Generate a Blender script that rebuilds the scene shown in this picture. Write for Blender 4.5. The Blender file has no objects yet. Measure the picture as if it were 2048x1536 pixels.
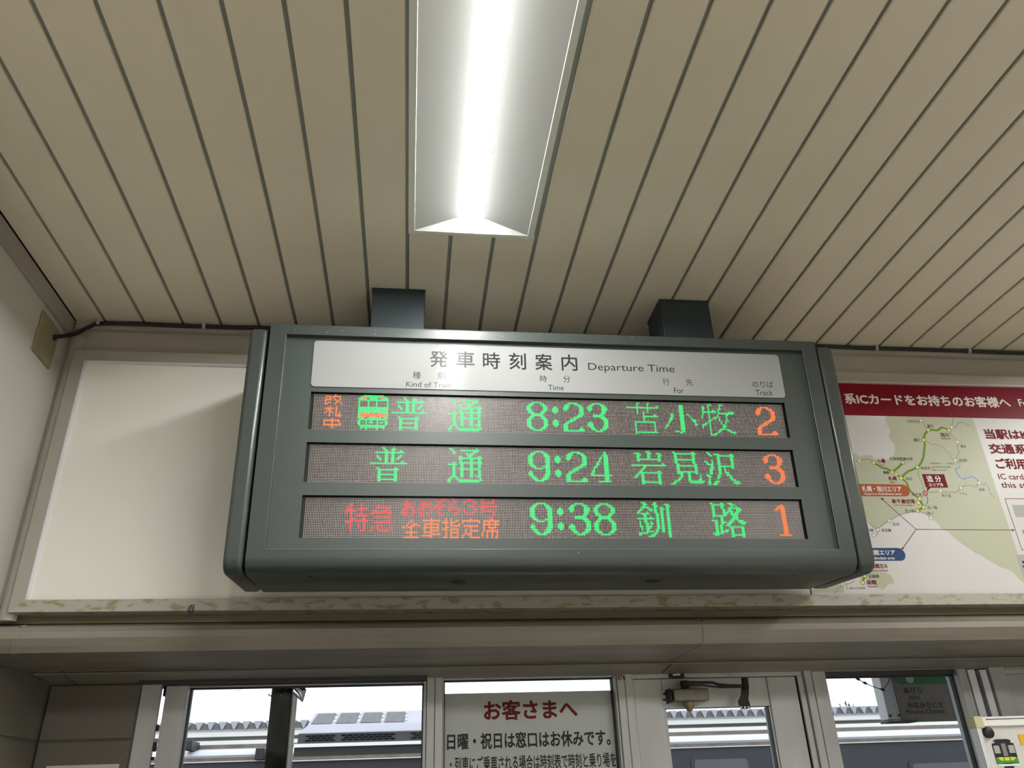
import bpy, math, random
import numpy as np
from mathutils import Vector, Matrix
random.seed(7)
C = bpy.context.scene.collection
CZ = 1.55                      # eye height above the floor; geometry below is written relative to the eye height

# ---------------------------------------------------------------- camera
F_PX = 1584.6
PITCH, YAW, ROLL = 0.478615, 0.134192, -0.036525
def cam_axes():
    cy, sy, cp, sp = math.cos(YAW), math.sin(YAW), math.cos(PITCH), math.sin(PITCH)
    f = np.array([sy*cp, cy*cp, sp]); r0 = np.array([cy, -sy, 0.0]); u0 = np.cross(r0, f)
    cr, sr = math.cos(ROLL), math.sin(ROLL)
    return cr*r0+sr*u0, -sr*r0+cr*u0, f
AX_R, AX_U, AX_F = cam_axes()
cam = bpy.data.cameras.new('camera'); cam_o = bpy.data.objects.new('camera', cam); C.objects.link(cam_o)
cam.sensor_fit = 'HORIZONTAL'; cam.sensor_width = 36.0; cam.lens = F_PX*36.0/2048.0
cam.clip_start = 0.02; cam.clip_end = 500
M = Matrix(((AX_R[0], AX_U[0], -AX_F[0], 0), (AX_R[1], AX_U[1], -AX_F[1], 0), (AX_R[2], AX_U[2], -AX_F[2], CZ), (0, 0, 0, 1)))
cam_o.matrix_world = M
bpy.context.scene.camera = cam_o

# ---------------------------------------------------------------- world, lights, exposure
sc = bpy.context.scene
sc.view_settings.view_transform = 'Standard'; sc.view_settings.look = 'None'
sc.view_settings.exposure = 0.0; sc.view_settings.gamma = 1.0; sc.view_settings.use_curve_mapping = False
W_STR = 1.9
STRIP_STR = 125.0
STRIP_BACK = 330.0  # unseen lights added behind the viewer, boosted to fill the room
w = bpy.data.worlds.new('world'); sc.world = w; w.use_nodes = True
wn = w.node_tree.nodes; bg = wn['Background']; bg.inputs[0].default_value = (0.93, 0.97, 1.0, 1); bg.inputs[1].default_value = W_STR

# ---------------------------------------------------------------- pixel helper (measured points of the photograph -> metres at a known depth)
def ray(u, v):
    return AX_R*((u-1024)/F_PX)+AX_U*((768-v)/F_PX)+AX_F
def at(u, v, y):
    d = ray(u, v); return d*(y/d[1])

# ---------------------------------------------------------------- materials
MATS = {}
def lin(c):
    return tuple((x/12.92 if x <= 0.04045 else ((x+0.055)/1.055)**2.4) for x in c)
def mat(name, rgb, rough=0.5, metal=0.0, noise=0.0, nscale=6.0, bump=0.0, bscale=80.0, rgb2=None, thr=None, spec=0.5, coat=0.0, stretch=None):
    if name in MATS: return MATS[name]
    m = bpy.data.materials.new(name); m.use_nodes = True; nt = m.node_tree; n = nt.nodes; l = nt.links
    b = n['Principled BSDF']
    col = (*rgb, 1)
    b.inputs['Base Color'].default_value = col; b.inputs['Roughness'].default_value = rough
    b.inputs['Metallic'].default_value = metal
    b.inputs['Specular IOR Level'].default_value = spec
    b.inputs['Coat Weight'].default_value = coat; b.inputs['Coat Roughness'].default_value = 0.08
    tc = n.new('ShaderNodeTexCoord')
    src = tc.outputs['Object']
    if stretch:
        mp = n.new('ShaderNodeMapping'); mp.inputs['Scale'].default_value = stretch; l.new(src, mp.inputs['Vector']); src = mp.outputs['Vector']
    if noise > 0 or rgb2:
        t = n.new('ShaderNodeTexNoise'); t.inputs['Scale'].default_value = nscale; t.inputs['Detail'].default_value = 6
        l.new(src, t.inputs['Vector'])
        r = n.new('ShaderNodeValToRGB'); l.new(t.outputs['Fac'], r.inputs['Fac'])
        c2 = rgb2 if rgb2 else tuple(x*(1-noise) for x in rgb)
        if thr: lo, hi = thr
        else: lo, hi = 0.32, 0.68
        r.color_ramp.elements[0].position = lo; r.color_ramp.elements[1].position = hi
        r.color_ramp.elements[0].color = col; r.color_ramp.elements[1].color = (*c2, 1)
        l.new(r.outputs['Color'], b.inputs['Base Color'])
    if bump > 0:
        t2 = n.new('ShaderNodeTexNoise'); t2.inputs['Scale'].default_value = bscale; t2.inputs['Detail'].default_value = 3
        l.new(src, t2.inputs['Vector'])
        bp = n.new('ShaderNodeBump'); bp.inputs['Strength'].default_value = bump; bp.inputs['Distance'].default_value = 0.002
        l.new(t2.outputs['Fac'], bp.inputs['Height']); l.new(bp.outputs['Normal'], b.inputs['Normal'])
    MATS[name] = m; return m
def emit(name, rgb, s, base=None):
    if name in MATS: return MATS[name]
    m = bpy.data.materials.new(name); m.use_nodes = True; b = m.node_tree.nodes['Principled BSDF']
    b.inputs['Base Color'].default_value = (*(base or rgb), 1); b.inputs['Emission Color'].default_value = (*rgb, 1); b.inputs['Emission Strength'].default_value = s
    b.inputs['Roughness'].default_value = 0.4
    MATS[name] = m; return m
def glass(name, tint, refl=0.9):
    m = bpy.data.materials.new(name); m.use_nodes = True; nt = m.node_tree; n = nt.nodes; l = nt.links
    n.remove(n['Principled BSDF'])
    tr = n.new('ShaderNodeBsdfTransparent'); tr.inputs[0].default_value = (*tint, 1)
    gl = n.new('ShaderNodeBsdfGlossy'); gl.inputs['Roughness'].default_value = 0.02
    fr = n.new('ShaderNodeFresnel'); fr.inputs[0].default_value = 1.33
    mx = n.new('ShaderNodeMixShader'); l.new(fr.outputs[0], mx.inputs[0]); l.new(tr.outputs[0], mx.inputs[1]); l.new(gl.outputs[0], mx.inputs[2])
    l.new(mx.outputs[0], n['Material Output'].inputs[0]); return m

PLANK = mat('painted aluminium ceiling plank', (0.80, 0.73, 0.58), 0.42, noise=0.14, nscale=2.2, bump=0.03, bscale=20)
GROOVE = mat('grey groove backing', (0.28, 0.30, 0.28), 0.6)
WALLM = mat('beige painted steel wall', (0.40, 0.37, 0.315), 0.5, noise=0.14, nscale=3.0, bump=0.04, bscale=30)
WALLL = mat('off white painted wall', (0.60, 0.58, 0.53), 0.55, noise=0.10, nscale=2.0, bump=0.05, bscale=40)
CORN = mat('beige cornice paint', (0.27, 0.245, 0.20), 0.42, noise=0.3, nscale=5, bump=0.05, bscale=25, stretch=(0.5, 3, 3))
CORNY = mat('yellowed paint strip', (0.24, 0.215, 0.13), 0.5, noise=0.25, nscale=6, stretch=(0.4, 3, 3))
ALU = mat('anodised aluminium', (0.58, 0.60, 0.61), 0.42, metal=0.15, noise=0.15, nscale=4, bump=0.02, bscale=60, stretch=(4, 4, 0.5))
ALUF = mat('aluminium frame rail', (0.42, 0.40, 0.36), 0.38, metal=0.1, noise=0.12, nscale=6)
ALUG = mat('aluminium rail with tape residue', (0.42, 0.41, 0.36), 0.42, metal=0.1, rgb2=(0.30, 0.26, 0.15), nscale=34, thr=(0.52, 0.62), stretch=(0.8, 1, 2.2))
ALUD = mat('bright aluminium', (0.80, 0.83, 0.90), 0.3, metal=0.4)  # colour whitened towards blue for the window reflected in the right stiles
PANELW = mat('blank white panel', (0.83, 0.82, 0.76), 0.22, noise=0.06, nscale=3)
DARK = mat('black gap', (0.004, 0.004, 0.005), 0.8, spec=0.05)
RUBBER = mat('black gasket', (0.012, 0.013, 0.018), 0.5)
BOARD = mat('grey green enamel', (0.050, 0.062, 0.059), 0.34, noise=0.06, nscale=8, bump=0.015, bscale=300, coat=0.15)
BOARD2 = mat('grey green enamel panel', (0.052, 0.066, 0.062), 0.38, bump=0.015, bscale=300)
BRACK = mat('blue grey enamel bracket', (0.022, 0.036, 0.043), 0.45)
HEADER = mat('glossy white header plate', (0.31, 0.32, 0.32), 0.12, spec=0.09, noise=0.03, nscale=5)
INK = mat('black print', (0.03, 0.03, 0.035), 0.2, spec=0.12)
LEDBACK = mat('led module black mask', (0.016, 0.012, 0.012), 0.3)
LEDBLK = mat('black led window surround', (0.010, 0.012, 0.012), 0.28)
LEDOFF = mat('unlit led lens', (0.52, 0.47, 0.455), 0.3)
LEDG = emit('green led', (0.03, 1.0, 0.19), 1.15, (0.05, 0.3, 0.12))
LEDO = emit('orange led', (1.0, 0.17, 0.035), 1.5, (0.3, 0.12, 0.08))
LEDR = emit('red led', (1.0, 0.04, 0.04), 1.5, (0.3, 0.06, 0.06))
GLG = emit('green painted bloom', (0.02, 1.0, 0.18), 0.26, (0.01, 0.03, 0.015))  # bloom around lit dots, painted as faintly emitting colour
GLO = emit('orange painted bloom', (1.0, 0.10, 0.01), 0.42, (0.03, 0.01, 0.01))
GLR = emit('red painted bloom', (1.0, 0.01, 0.01), 0.50, (0.03, 0.01, 0.01))
FIXW = mat('white fixture reflector', (0.60, 0.62, 0.61), 0.5)
FIXF = mat('white fixture flange', (0.74, 0.76, 0.70), 0.45)
STRIP = emit('diffuser', (1.0, 0.99, 0.95), STRIP_STR)
STRIP2 = emit('boosted fill diffuser', (1.0, 0.98, 0.93), STRIP_BACK)
CABLE = mat('black cable sheath', (0.008, 0.008, 0.009), 0.5)
TILE = mat('beige wall tile', (0.17, 0.155, 0.13), 0.3, noise=0.15, nscale=3, bump=0.02, bscale=10)
GROUT = mat('tile grout', (0.15, 0.14, 0.12), 0.9)
FLOORM = mat('floor slab', (0.50, 0.47, 0.42), 0.5, noise=0.2, nscale=2)
PAPER = mat('white paper', (0.66, 0.66, 0.66), 0.5)
RED = mat('dark red print', (0.20, 0.003, 0.012), 0.5, spec=0.15)
BAND = mat('crimson poster band', (0.205, 0.004, 0.014), 0.35, spec=0.15)
CALL = mat('crimson callout print', (0.20, 0.003, 0.013), 0.5, spec=0.15)
POSTER = mat('poster paper', (0.68, 0.67, 0.68), 0.35)
LAND = mat('pale green map print', (0.50, 0.53, 0.38), 0.4)
GREY = mat('grey print', (0.10, 0.10, 0.09), 0.5, spec=0.2)
GREYL = mat('light grey print', (0.42, 0.42, 0.42), 0.5)
WHITEP = mat('white print', (0.80, 0.78, 0.77), 0.4)
ROUTE = mat('green route print', (0.17, 0.30, 0.02), 0.45, spec=0.2)
STOPY = mat('yellow stop print', (0.80, 0.82, 0.15), 0.45)
ORANGE = mat('orange area print', (0.44, 0.10, 0.012), 0.45, spec=0.2)
BLUE = mat('blue area print', (0.02, 0.07, 0.20), 0.45, spec=0.2)
LBLUE = mat('pale blue route print', (0.38, 0.48, 0.68), 0.45)
PINK = mat('pink stop print', (0.72, 0.20, 0.18), 0.45)
SIGNW = mat('sign panel', (0.19, 0.17, 0.155), 0.3)  # white panel darkened in its colour because it hangs in shade
SIGNG = mat('green sign band', (0.008, 0.15, 0.03), 0.4)
STEELD = mat('dark steel', (0.016, 0.016, 0.017), 0.6, noise=0.2, nscale=5)
CHROME = mat('chrome', (0.7, 0.7, 0.72), 0.12, metal=1.0)
SILVER = mat('pale railcar metal', (0.62, 0.62, 0.70), 0.4, noise=0.06, nscale=1.0)
WHITEM = mat('white painted metal', (0.85, 0.85, 0.83), 0.5)
BROWNM = mat('brown weathered metal', (0.17, 0.14, 0.12), 0.6, noise=0.3, nscale=2, stretch=(4, 1, 1))
NAVY = mat('dark railcar side', (0.022, 0.024, 0.038), 0.5, noise=0.15, nscale=1)
ASPH = mat('dark wet asphalt', (0.06, 0.06, 0.065), 0.8)
GREYM = mat('grey weathered metal', (0.24, 0.25, 0.24), 0.6, noise=0.15, nscale=1)
ACM = mat('air conditioner casing', (0.42, 0.42, 0.50), 0.5, noise=0.08, nscale=2)
FIN = mat('condenser fins', (0.10, 0.10, 0.12), 0.5, noise=0.4, nscale=3, stretch=(16, 1, 1))
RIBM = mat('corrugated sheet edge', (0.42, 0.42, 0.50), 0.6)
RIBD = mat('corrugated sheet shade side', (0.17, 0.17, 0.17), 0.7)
FOLI = mat('conifer foliage', (0.10, 0.17, 0.14), 0.8)
BRASS = mat('aged brass cap', (0.30, 0.22, 0.10), 0.4, metal=0.4)
CLOSER = mat('grey bronze closer body', (0.20, 0.185, 0.15), 0.4, metal=0.2, noise=0.2, nscale=20)
CREAM = mat('cream plastic corner', (0.62, 0.58, 0.36), 0.45)
WBOARD = mat('whiteboard surface', (0.66, 0.66, 0.63), 0.25)
YELLOW = mat('yellow label', (0.75, 0.45, 0.02), 0.4)
MGREEN = mat('green train print', (0.06, 0.30, 0.04), 0.4)
MYEL = mat('lime train print', (0.70, 0.72, 0.05), 0.4)
PLATE = mat('tan cover plate', (0.33, 0.29, 0.18), 0.5, noise=0.2, nscale=10)
GLASS = glass('window glass', (0.93, 0.96, 0.96))
GROUNDM = mat('ground ballast', (0.16, 0.15, 0.14), 0.9, noise=0.3, nscale=3)

# ---------------------------------------------------------------- builders
BASE = {}
def link(o, parent, base):
    C.objects.link(o)
    if parent is not None:
        o.parent = parent
    BASE[o.name] = np.array(base, float)
    return o
def tag(o, label=None, cat=None, group=None, kind=None):
    if label: o['label'] = label
    if cat: o['category'] = cat
    if group: o['group'] = group
    if kind: o['kind'] = kind
    return o
def thing(name, base, label, cat, group=None, parent=None):
    o = bpy.data.objects.new(name, None); o.empty_display_size = 0.05
    base = np.array(base, float)
    if parent is None: o.location = (base[0], base[1], base[2]+CZ)
    C.objects.link(o); BASE[o.name] = base
    return tag(o, label, cat, group)
class MB:
    def __init__(s): s.v = []; s.f = []
    def add(s, vs, fs):
        k = len(s.v); s.v += [tuple(float(c) for c in p) for p in vs]; s.f += [tuple(i+k for i in f) for f in fs]; return s
    def box(s, x0, x1, y0, y1, z0, z1, tf=None):
        vs = [(x, y, z) for x in (x0, x1) for y in (y0, y1) for z in (z0, z1)]
        if tf: vs = [tf(*p) for p in vs]
        return s.add(vs, [(0, 1, 3, 2), (4, 6, 7, 5), (0, 4, 5, 1), (2, 3, 7, 6), (0, 2, 6, 4), (1, 5, 7, 3)])
    def prism(s, poly, f0, f1):
        """poly: list of 2-tuples, f0/f1 map (p,q)->xyz for the two ends"""
        n = len(poly); vs = [f0(*p) for p in poly]+[f1(*p) for p in poly]
        fs = [tuple(range(n))[::-1], tuple(range(n, 2*n))]+[(i, (i+1) % n, n+(i+1) % n, n+i) for i in range(n)]
        return s.add(vs, fs)
    def quad(s, a, b, c, d): return s.add([a, b, c, d], [(0, 1, 2, 3)])
    def tube(s, pts, r, n=8, cap=True):
        pts = [np.array(p, float) for p in pts]; rings = []; up = np.array([0.13, 0.21, 0.97])
        for i, p in enumerate(pts):
            d = pts[min(i+1, len(pts)-1)]-pts[max(i-1, 0)]; d = d/np.linalg.norm(d)
            a = np.cross(d, up)
            if np.linalg.norm(a) < 1e-3: a = np.cross(d, np.array([1, 0, 0.]))
            a /= np.linalg.norm(a); b = np.cross(d, a)
            rr = r[i] if isinstance(r, (list, tuple)) else r
            rings.append([p+rr*(math.cos(2*math.pi*k/n)*a+math.sin(2*math.pi*k/n)*b) for k in range(n)])
        vs = [q for ring in rings for q in ring]; fs = []
        for i in range(len(pts)-1):
            for k in range(n): fs.append((i*n+k, i*n+(k+1) % n, (i+1)*n+(k+1) % n, (i+1)*n+k))
        if cap: fs += [tuple(range(n))[::-1], tuple(range((len(pts)-1)*n, len(pts)*n))]
        return s.add(vs, fs)
    def build(s, name, m, parent=None, bevel=0.0, seg=2, smooth=False, kind=None):
        me = bpy.data.meshes.new(name)
        if parent is not None: base = BASE[parent.name]
        else:
            base = np.array(s.v).mean(axis=0); base[2] = min(p[2] for p in s.v)
        me.from_pydata([tuple(np.array(p)-base) for p in s.v], [], s.f); me.validate(); me.update()
        if isinstance(m, (list, tuple)):
            for q in m: me.materials.append(q)
        else: me.materials.append(m)
        o = bpy.data.objects.new(name, me)
        if parent is None: o.location = (base[0], base[1], base[2]+CZ)
        link(o, parent, base)
        import bmesh
        bm = bmesh.new(); bm.from_mesh(me); bmesh.ops.recalc_face_normals(bm, faces=bm.faces); bm.to_mesh(me); bm.free()
        if bevel > 0:
            md = o.modifiers.new('bevel', 'BEVEL'); md.width = bevel; md.segments = seg; md.limit_method = 'ANGLE'; md.angle_limit = 0.6; md.harden_normals = False
            smooth = True
        if smooth:
            for p in me.polygons: p.use_smooth = True
            try:
                me.set_sharp_from_angle(angle=0.7)
            except Exception: pass
        if kind: o['kind'] = kind
        return o
def bx(name, m, x0, x1, y0, y1, z0, z1, parent=None, **k): return MB().box(x0, x1, y0, y1, z0, z1).build(name, m, parent, **k)

# text -------------------------------------------------------------------
def glyphs(s, bold=0.0, res=3, shear=0.0, spacing=1.0):
    cu = bpy.data.curves.new('t', 'FONT'); cu.body = s; cu.resolution_u = res; cu.shear = shear; cu.space_character = spacing
    o = bpy.data.objects.new('t', cu); C.objects.link(o)
    dg = bpy.context.evaluated_depsgraph_get(); dg.update()
    me = o.evaluated_get(dg).to_mesh()
    V = [(v.co.x, v.co.y) for v in me.vertices]; Fc = [tuple(p.vertices) for p in me.polygons]
    o.evaluated_get(dg).to_mesh_clear(); bpy.data.objects.remove(o); bpy.data.curves.remove(cu)
    return V, Fc
class Plane:
    """a flat printed surface: p2(u,v) photo pixel -> local (a,b); p3(a,b,off) -> metres"""
    def __init__(s, p2, p3): s.p2 = p2; s.p3 = p3
    def text(s, mb, st, px, crop=(0, 0, 1), off=0.0004, bold=0.0, **k):
        x0, y0, x1, y1 = px; cx, cy, cs = crop
        a0, b1 = s.p2(cx+x0/cs, cy+y0/cs); a1, b0 = s.p2(cx+x1/cs, cy+y1/cs)
        V, Fc = glyphs(st, bold, **k)
        if not V: return
        xs = [v[0] for v in V]; ys = [v[1] for v in V]
        sx = (a1-a0)/(max(xs)-min(xs)); sy = (b1-b0)/(max(ys)-min(ys))
        sh = [(0, 0)] if bold <= 0.005 else [(bold*math.cos(k*math.pi/4+0.39), bold*math.sin(k*math.pi/4+0.39)) for k in range(8)]
        q = bold if bold > 0.005 else 0
        w_, h_ = max(xs)-min(xs), max(ys)-min(ys); sx = (a1-a0)/(w_+2*q); sy = (b1-b0)/(h_+2*q)
        for i_, (dx_, dy_) in enumerate(sh):
            mb.add([s.p3(a0+(x-min(xs)+q+dx_)*sx, b0+(y-min(ys)+q+dy_)*sy, off+i_*0.00001) for x, y in V], Fc)
    def poly(s, mb, pts, crop=(0, 0, 1), off=0.0003, t=0.0):
        cx, cy, cs = crop
        P = [s.p2(cx+x/cs, cy+y/cs) for x, y in pts]
        mb.add([s.p3(a, b, off) for a, b in P], [tuple(range(len(P)))])
    def path(s, mb, pts, wd, crop=(0, 0, 1), off=0.0004):
        cx, cy, cs = crop
        P = [np.array(s.p2(cx+x/cs, cy+y/cs)) for x, y in pts]; L = []; Rr = []
        for i, p in enumerate(P):
            d = P[min(i+1, len(P)-1)]-P[max(i-1, 0)]; d = d/(np.linalg.norm(d)+1e-12); n = np.array([-d[1], d[0]])*wd/2
            L.append(p+n); Rr.append(p-n)
        n = len(P); mb.add([s.p3(*q, off) for q in L+Rr], [(i, i+1, n+i+1, n+i) for i in range(n-1)])
    def disc(s, mb, x, y, r, crop=(0, 0, 1), off=0.0006, n=20):
        cx, cy, cs = crop; a, b = s.p2(cx+x/cs, cy+y/cs)
        mb.add([s.p3(a+r*math.cos(2*math.pi*i/n), b+r*math.sin(2*math.pi*i/n), off) for i in range(n)], [tuple(range(n))])
    def rrect(s, mb, a0, b0, a1, b1, r, off, n=5, rt=None):
        P = []
        for (cx_, cy_, st) in ((a1-r, b1-r, 0), (a0+r, b1-r, 90), (a0+r, b0+r, 180), (a1-r, b0+r, 270)):
            for k in range(n+1):
                t = math.radians(st+90*k/n); P.append((cx_+r*math.cos(t), cy_+r*math.sin(t)))
        mb.add([s.p3(a, b, off) for a, b in P], [tuple(range(len(P)))])
        return P

# ================================================================ ROOM SHELL
H = 1.16; YW = 1.915; XL = -0.92; XR = 4.4; YB = -4.0; FL = -CZ; YWIN = 2.30
# ceiling: a backing with real planks below it
PX0, PP = -0.8340, 0.10031; GW = 0.0085
FIX = [(8, 0.215, 1.4745), (8, -2.53, -1.27), (31, 0.20, 1.46), (31, -2.53, -1.27)]      # groove index left of the fitting, near and far end
def fixx(k): return PX0+k*PP+0.0021, PX0+(k+3)*PP-0.0059-0.002
xs_ = sorted({XL-0.05, XR+0.05}|{v for k, a, b in FIX for v in (fixx(k)[0]+0.002, fixx(k)[1]-0.002)}); ys_c = sorted({YB-0.05, YW+0.06}|{v for k, a, b in FIX for v in (a+0.002, b-0.002)})
m = MB()
for i in range(len(xs_)-1):
    for j in range(len(ys_c)-1):
        cx_, cy_ = (xs_[i]+xs_[i+1])/2, (ys_c[j]+ys_c[j+1])/2
        if any(fixx(k)[0] < cx_ < fixx(k)[1] and a < cy_ < b for k, a, b in FIX): continue
        m.box(xs_[i], xs_[i+1], ys_c[j], ys_c[j+1], H+0.007, H+0.05)
m.box(XL-0.05, XR+0.05, YB-0.05, YW+0.06, H+0.056, H+0.06)
ceil = m.build('ceiling', GROOVE); tag(ceil, 'beige spandrel plank ceiling with narrow dark grooves', kind='structure')
def plank_mesh(x0, x1, y0, y1):
    m = MB()
    poly = [(x0, H+0.0065), (x0, H+0.0015), (x0+0.0015, H), (x1-0.0015, H), (x1, H+0.0015), (x1, H+0.0065)]
    m.prism(poly, lambda p, q: (p, y0, q), lambda p, q: (p, y1, q)); return m
first = {}
def plank(k, y0, y1):
    x0 = PX0+(k-1)*PP+GW/2; x1 = PX0+k*PP-GW/2
    if k == 0: x0 = XL+0.001
    if abs((x1-x0)-(PP-GW)) < 1e-6 and (y0, y1) in first:
        o = first[(y0, y1)].copy(); C.objects.link(o); o.parent = ceil
        o.location.x = first[(y0, y1)].location.x+(k-first[(y0, y1)]['k0'])*PP
        o['k0'] = k
    else:
        o = plank_mesh(x0, x1, y0, y1).build('plank', PLANK, ceil)
        if k > 0: o['k0'] = k; first[(y0, y1)] = o
    return o
kmax = int((XR-PX0)/PP)+1
planks = []
for k in range(0, kmax+1):
    cuts = sorted((a, b) for kk, a, b in FIX if kk < k <= kk+3)
    if cuts:
        y_ = YB
        for a, b in cuts: planks.append(plank(k, y_, a+0.004)); y_ = b-0.004
        planks.append(plank(k, y_, YW+0.01))
    else: planks.append(plank(k, YB, YW+0.01))
for o in planks:
    if 'k0' in o: del o['k0']

# walls
wl = bx('wall_left', WALLL, XL-0.12, XL, YB-0.05, YWIN+0.12, 0.31, H+0.06); tag(wl, kind='structure')
wll = bx('wall_left', GROUT, XL-0.12, XL-0.003, YB-0.05, YWIN+0.12, FL, 0.31); tag(wll, kind='structure')
wr = bx('wall_right', WALLL, XR, XR+0.12, YB-0.05, YWIN+0.12, FL, H+0.06); tag(wr, kind='structure')
wn_ = bx('wall_near', WALLL, XL-0.12, XR+0.12, YB-0.17, YB-0.05, FL, H+0.06); tag(wn_, kind='structure')
mt_ = MB().box(XL+0.05, 1.3, 0.45, YWIN-0.01, FL, FL+0.012).build('bounce_mat', mat('dark bounce matting', (0.035, 0.035, 0.035), 0.9)); tag(mt_, 'wide dark unseen mat added below the windows to cut bounce light', 'mat')  # unseen dark mat added to reduce light bouncing up from the floor
fl = bx('floor', FLOORM, XL-0.12, XR+0.12, YB-0.17, YWIN+0.12, FL-0.1, FL); tag(fl, kind='structure')
# upper far wall
wf = MB().box(XL, XR, 1.93, 2.05, 0.415, H+0.06).box(XL, XR, 1.967, 2.05, 0.36, 0.415).build('wall_far', WALLM); tag(wf, kind='structure')
# ceiling trim along far wall and left wall
t = MB().prism([(1.929, H-0.024), (1.915, H-0.024), (1.915, H-0.006), (1.919, H-0.006), (1.919, H-0.0005), (1.929, H-0.0005)], lambda p, q: (XL+0.016, p, q), lambda p, q: (XR, p, q)).build('trim_1', WALLM); tag(t, kind='structure')
t = MB().box(XL+0.0005, XL+0.012, YB, 1.913, H-0.045, H-0.0005).build('trim_2', WALLM, bevel=0.002); tag(t, kind='structure')
bx('ceiling_edge_gap', DARK, XL+0.012, XL+0.0145, YB, 1.913, H-0.003, H-0.0002, t)
# rounded corner column beside the frame
co = MB()
P = []
for k in range(9):
    a = math.pi*k/8; P.append((XL+0.003+0.0225-0.0195*math.cos(a), 1.930-0.018*math.sin(a)))
co.prism(P, lambda p, q: (p, q, 0.380), lambda p, q: (p, q, H-0.047)); t = co.build('trim_3', WALLM, smooth=True); tag(t, kind='structure')
# cornice: front profile and soffit, in lengths with cover beads at the joints
prof = [(1.966, 0.379), (1.950, 0.3765), (1.915, 0.3650), (1.902, 0.352), (1.900, 0.338), (1.9075, 0.322), (1.915, 0.3095), (2.185, 0.3095), (2.185, 0.3035), (2.30, 0.2905), (2.30, 0.40), (2.05, 0.40), (2.05, 0.379)]
corn = thing('trim_4', (1.0, 1.92, 0.31), None, None); corn['kind'] = 'structure'
for a, b in ((XL, -0.8585), (-0.8535, 0.7025), (0.7075, 2.27), (2.275, XR)):
    MB().prism(prof, lambda p, q: (a, p, q), lambda p, q: (b, p, q)).build('cornice_length', CORN, corn)
for x in (-0.856, 0.705, 2.2725):
    bead = [(1.951, 0.372), (1.913, 0.3625), (1.9000, 0.352), (1.898, 0.338), (1.9055, 0.3212), (1.913, 0.3082), (1.93, 0.3082), (1.93, 0.372)]
    MB().prism(bead, lambda p, q: (x-0.0065, p, q), lambda p, q: (x+0.0065, p, q)).build('joint_bead', CORN, corn)
    MB().box(x-0.0022, x+0.0022, 1.93, 2.185, 0.3085, 0.311).build('soffit_joint', CORN, corn)
MB().prism([(2.184, 0.3065), (2.181, 0.304), (2.184, 0.3010), (2.188, 0.3015), (2.188, 0.3065)], lambda p, q: (XL, p, q), lambda p, q: (XR, p, q)).build('shadow_bead', CORN, corn, smooth=True)
t = MB().box(XL, XR, 1.957, 1.968, 0.3795, 0.398).build('trim_5', CORNY, bevel=0.001); tag(t, kind='structure')
t = MB().box(XL+0.001, XL+0.011, YB, 1.9, 0.298, 0.312).build('trim_6', CORN, bevel=0.002); tag(t, kind='structure')

# ================================================================ POSTER FRAME + BLANK PANEL
FY = 1.905
fz1, fz0 = 1.0650, 0.3955; iz1, iz0 = 1.0345, 0.4225; fx0 = -0.8870; ix0 = -0.8565; fxR = XR-0.3
fr = thing('display_frame', (0.3, FY, fz0), 'long aluminium display frame on far wall with a blank white panel left', 'frame')
MB().prism([(fx0, fz0), (fxR, fz0), (fxR-0.03, iz0), (ix0, iz0)], lambda p, q: (p, FY, q), lambda p, q: (p, 1.966, q)).build('bottom_rail', ALUG, fr)['label'] = 'bottom rail with yellowed tape residue'
MB().prism([(fx0, fz1), (fxR, fz1), (fxR-0.03, iz1), (ix0, iz1)][::-1], lambda p, q: (p, FY, q), lambda p, q: (p, 1.9295, q)).build('top_rail', ALUF, fr)
MB().prism([(fx0, fz0), (ix0, iz0), (ix0, iz1), (fx0, fz1)], lambda p, q: (p, FY, q), lambda p, q: (p, 1.9295, q)).build('side_rail', ALUF, fr)
MB().prism([(fxR, fz0), (fxR-0.03, iz0), (fxR-0.03, iz1), (fxR, fz1)], lambda p, q: (p, FY, q), lambda p, q: (p, 1.9295, q)).build('side_rail', ALUF, fr)
MB().box(ix0, ix0+0.0022, FY-0.0008, 1.922, iz0, iz1).box(ix0, fxR-0.03, FY-0.0008, 1.922, iz1-0.0018, iz1).build('bright_lip', ALUD, fr)
MB().box(ix0+0.0022, fxR-0.03, 1.912, 1.922, iz0, iz0+0.0015).build('bottom_gap', DARK, fr)
MB().box(ix0, 1.0, 1.9165, 1.9225, iz0+0.0015, iz1-0.002).build('blank_panel', PANELW, fr)['label'] = 'blank white panel left of the map poster'

# cable plate, cable and clips
pl = thing('cover_plate', (XL+0.004, 1.8, 1.0), 'tan rectangular cover plate on left wall under ceiling with black cable through it', 'plate')
MB().box(XL+0.0003, XL+0.006, 1.765, 1.865, 0.985, 1.095).build('plate', PLATE, pl, bevel=0.0015)
MB().tube([(XL+0.004, 1.842, 1.063), (XL+0.009, 1.842, 1.063)], 0.008, 12).build('grommet', STEELD, pl)
cb = thing('cable', (0.5, 1.905, H-0.01), 'black cable running along the joint of ceiling and far wall', 'cable')
cp = [(XL+0.006, 1.842, 1.063), (-0.905, 1.85, 1.072), (-0.898, 1.868, 1.085), (-0.885, 1.889, 1.105), (-0.870, 1.9025, 1.130), (-0.855, 1.907, 1.145), (-0.83, 1.9085, 1.1505)]
x = -0.75
while x < XR-0.1:
    cp.append((x, 1.909+0.0008*math.sin(x*9), 1.1515+0.001*math.sin(x*13))); x += 0.12
MB().tube(cp, 0.0056, 8).build('cable_sheath', CABLE, cb, smooth=True)
for x in (-0.845, -0.575, 1.36, 1.66, 2.1):
    MB().box(x-0.004, x+0.004, 1.901, 1.9145, 1.1435, 1.158).build('clip', GREYL, cb, bevel=0.001)

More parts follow.
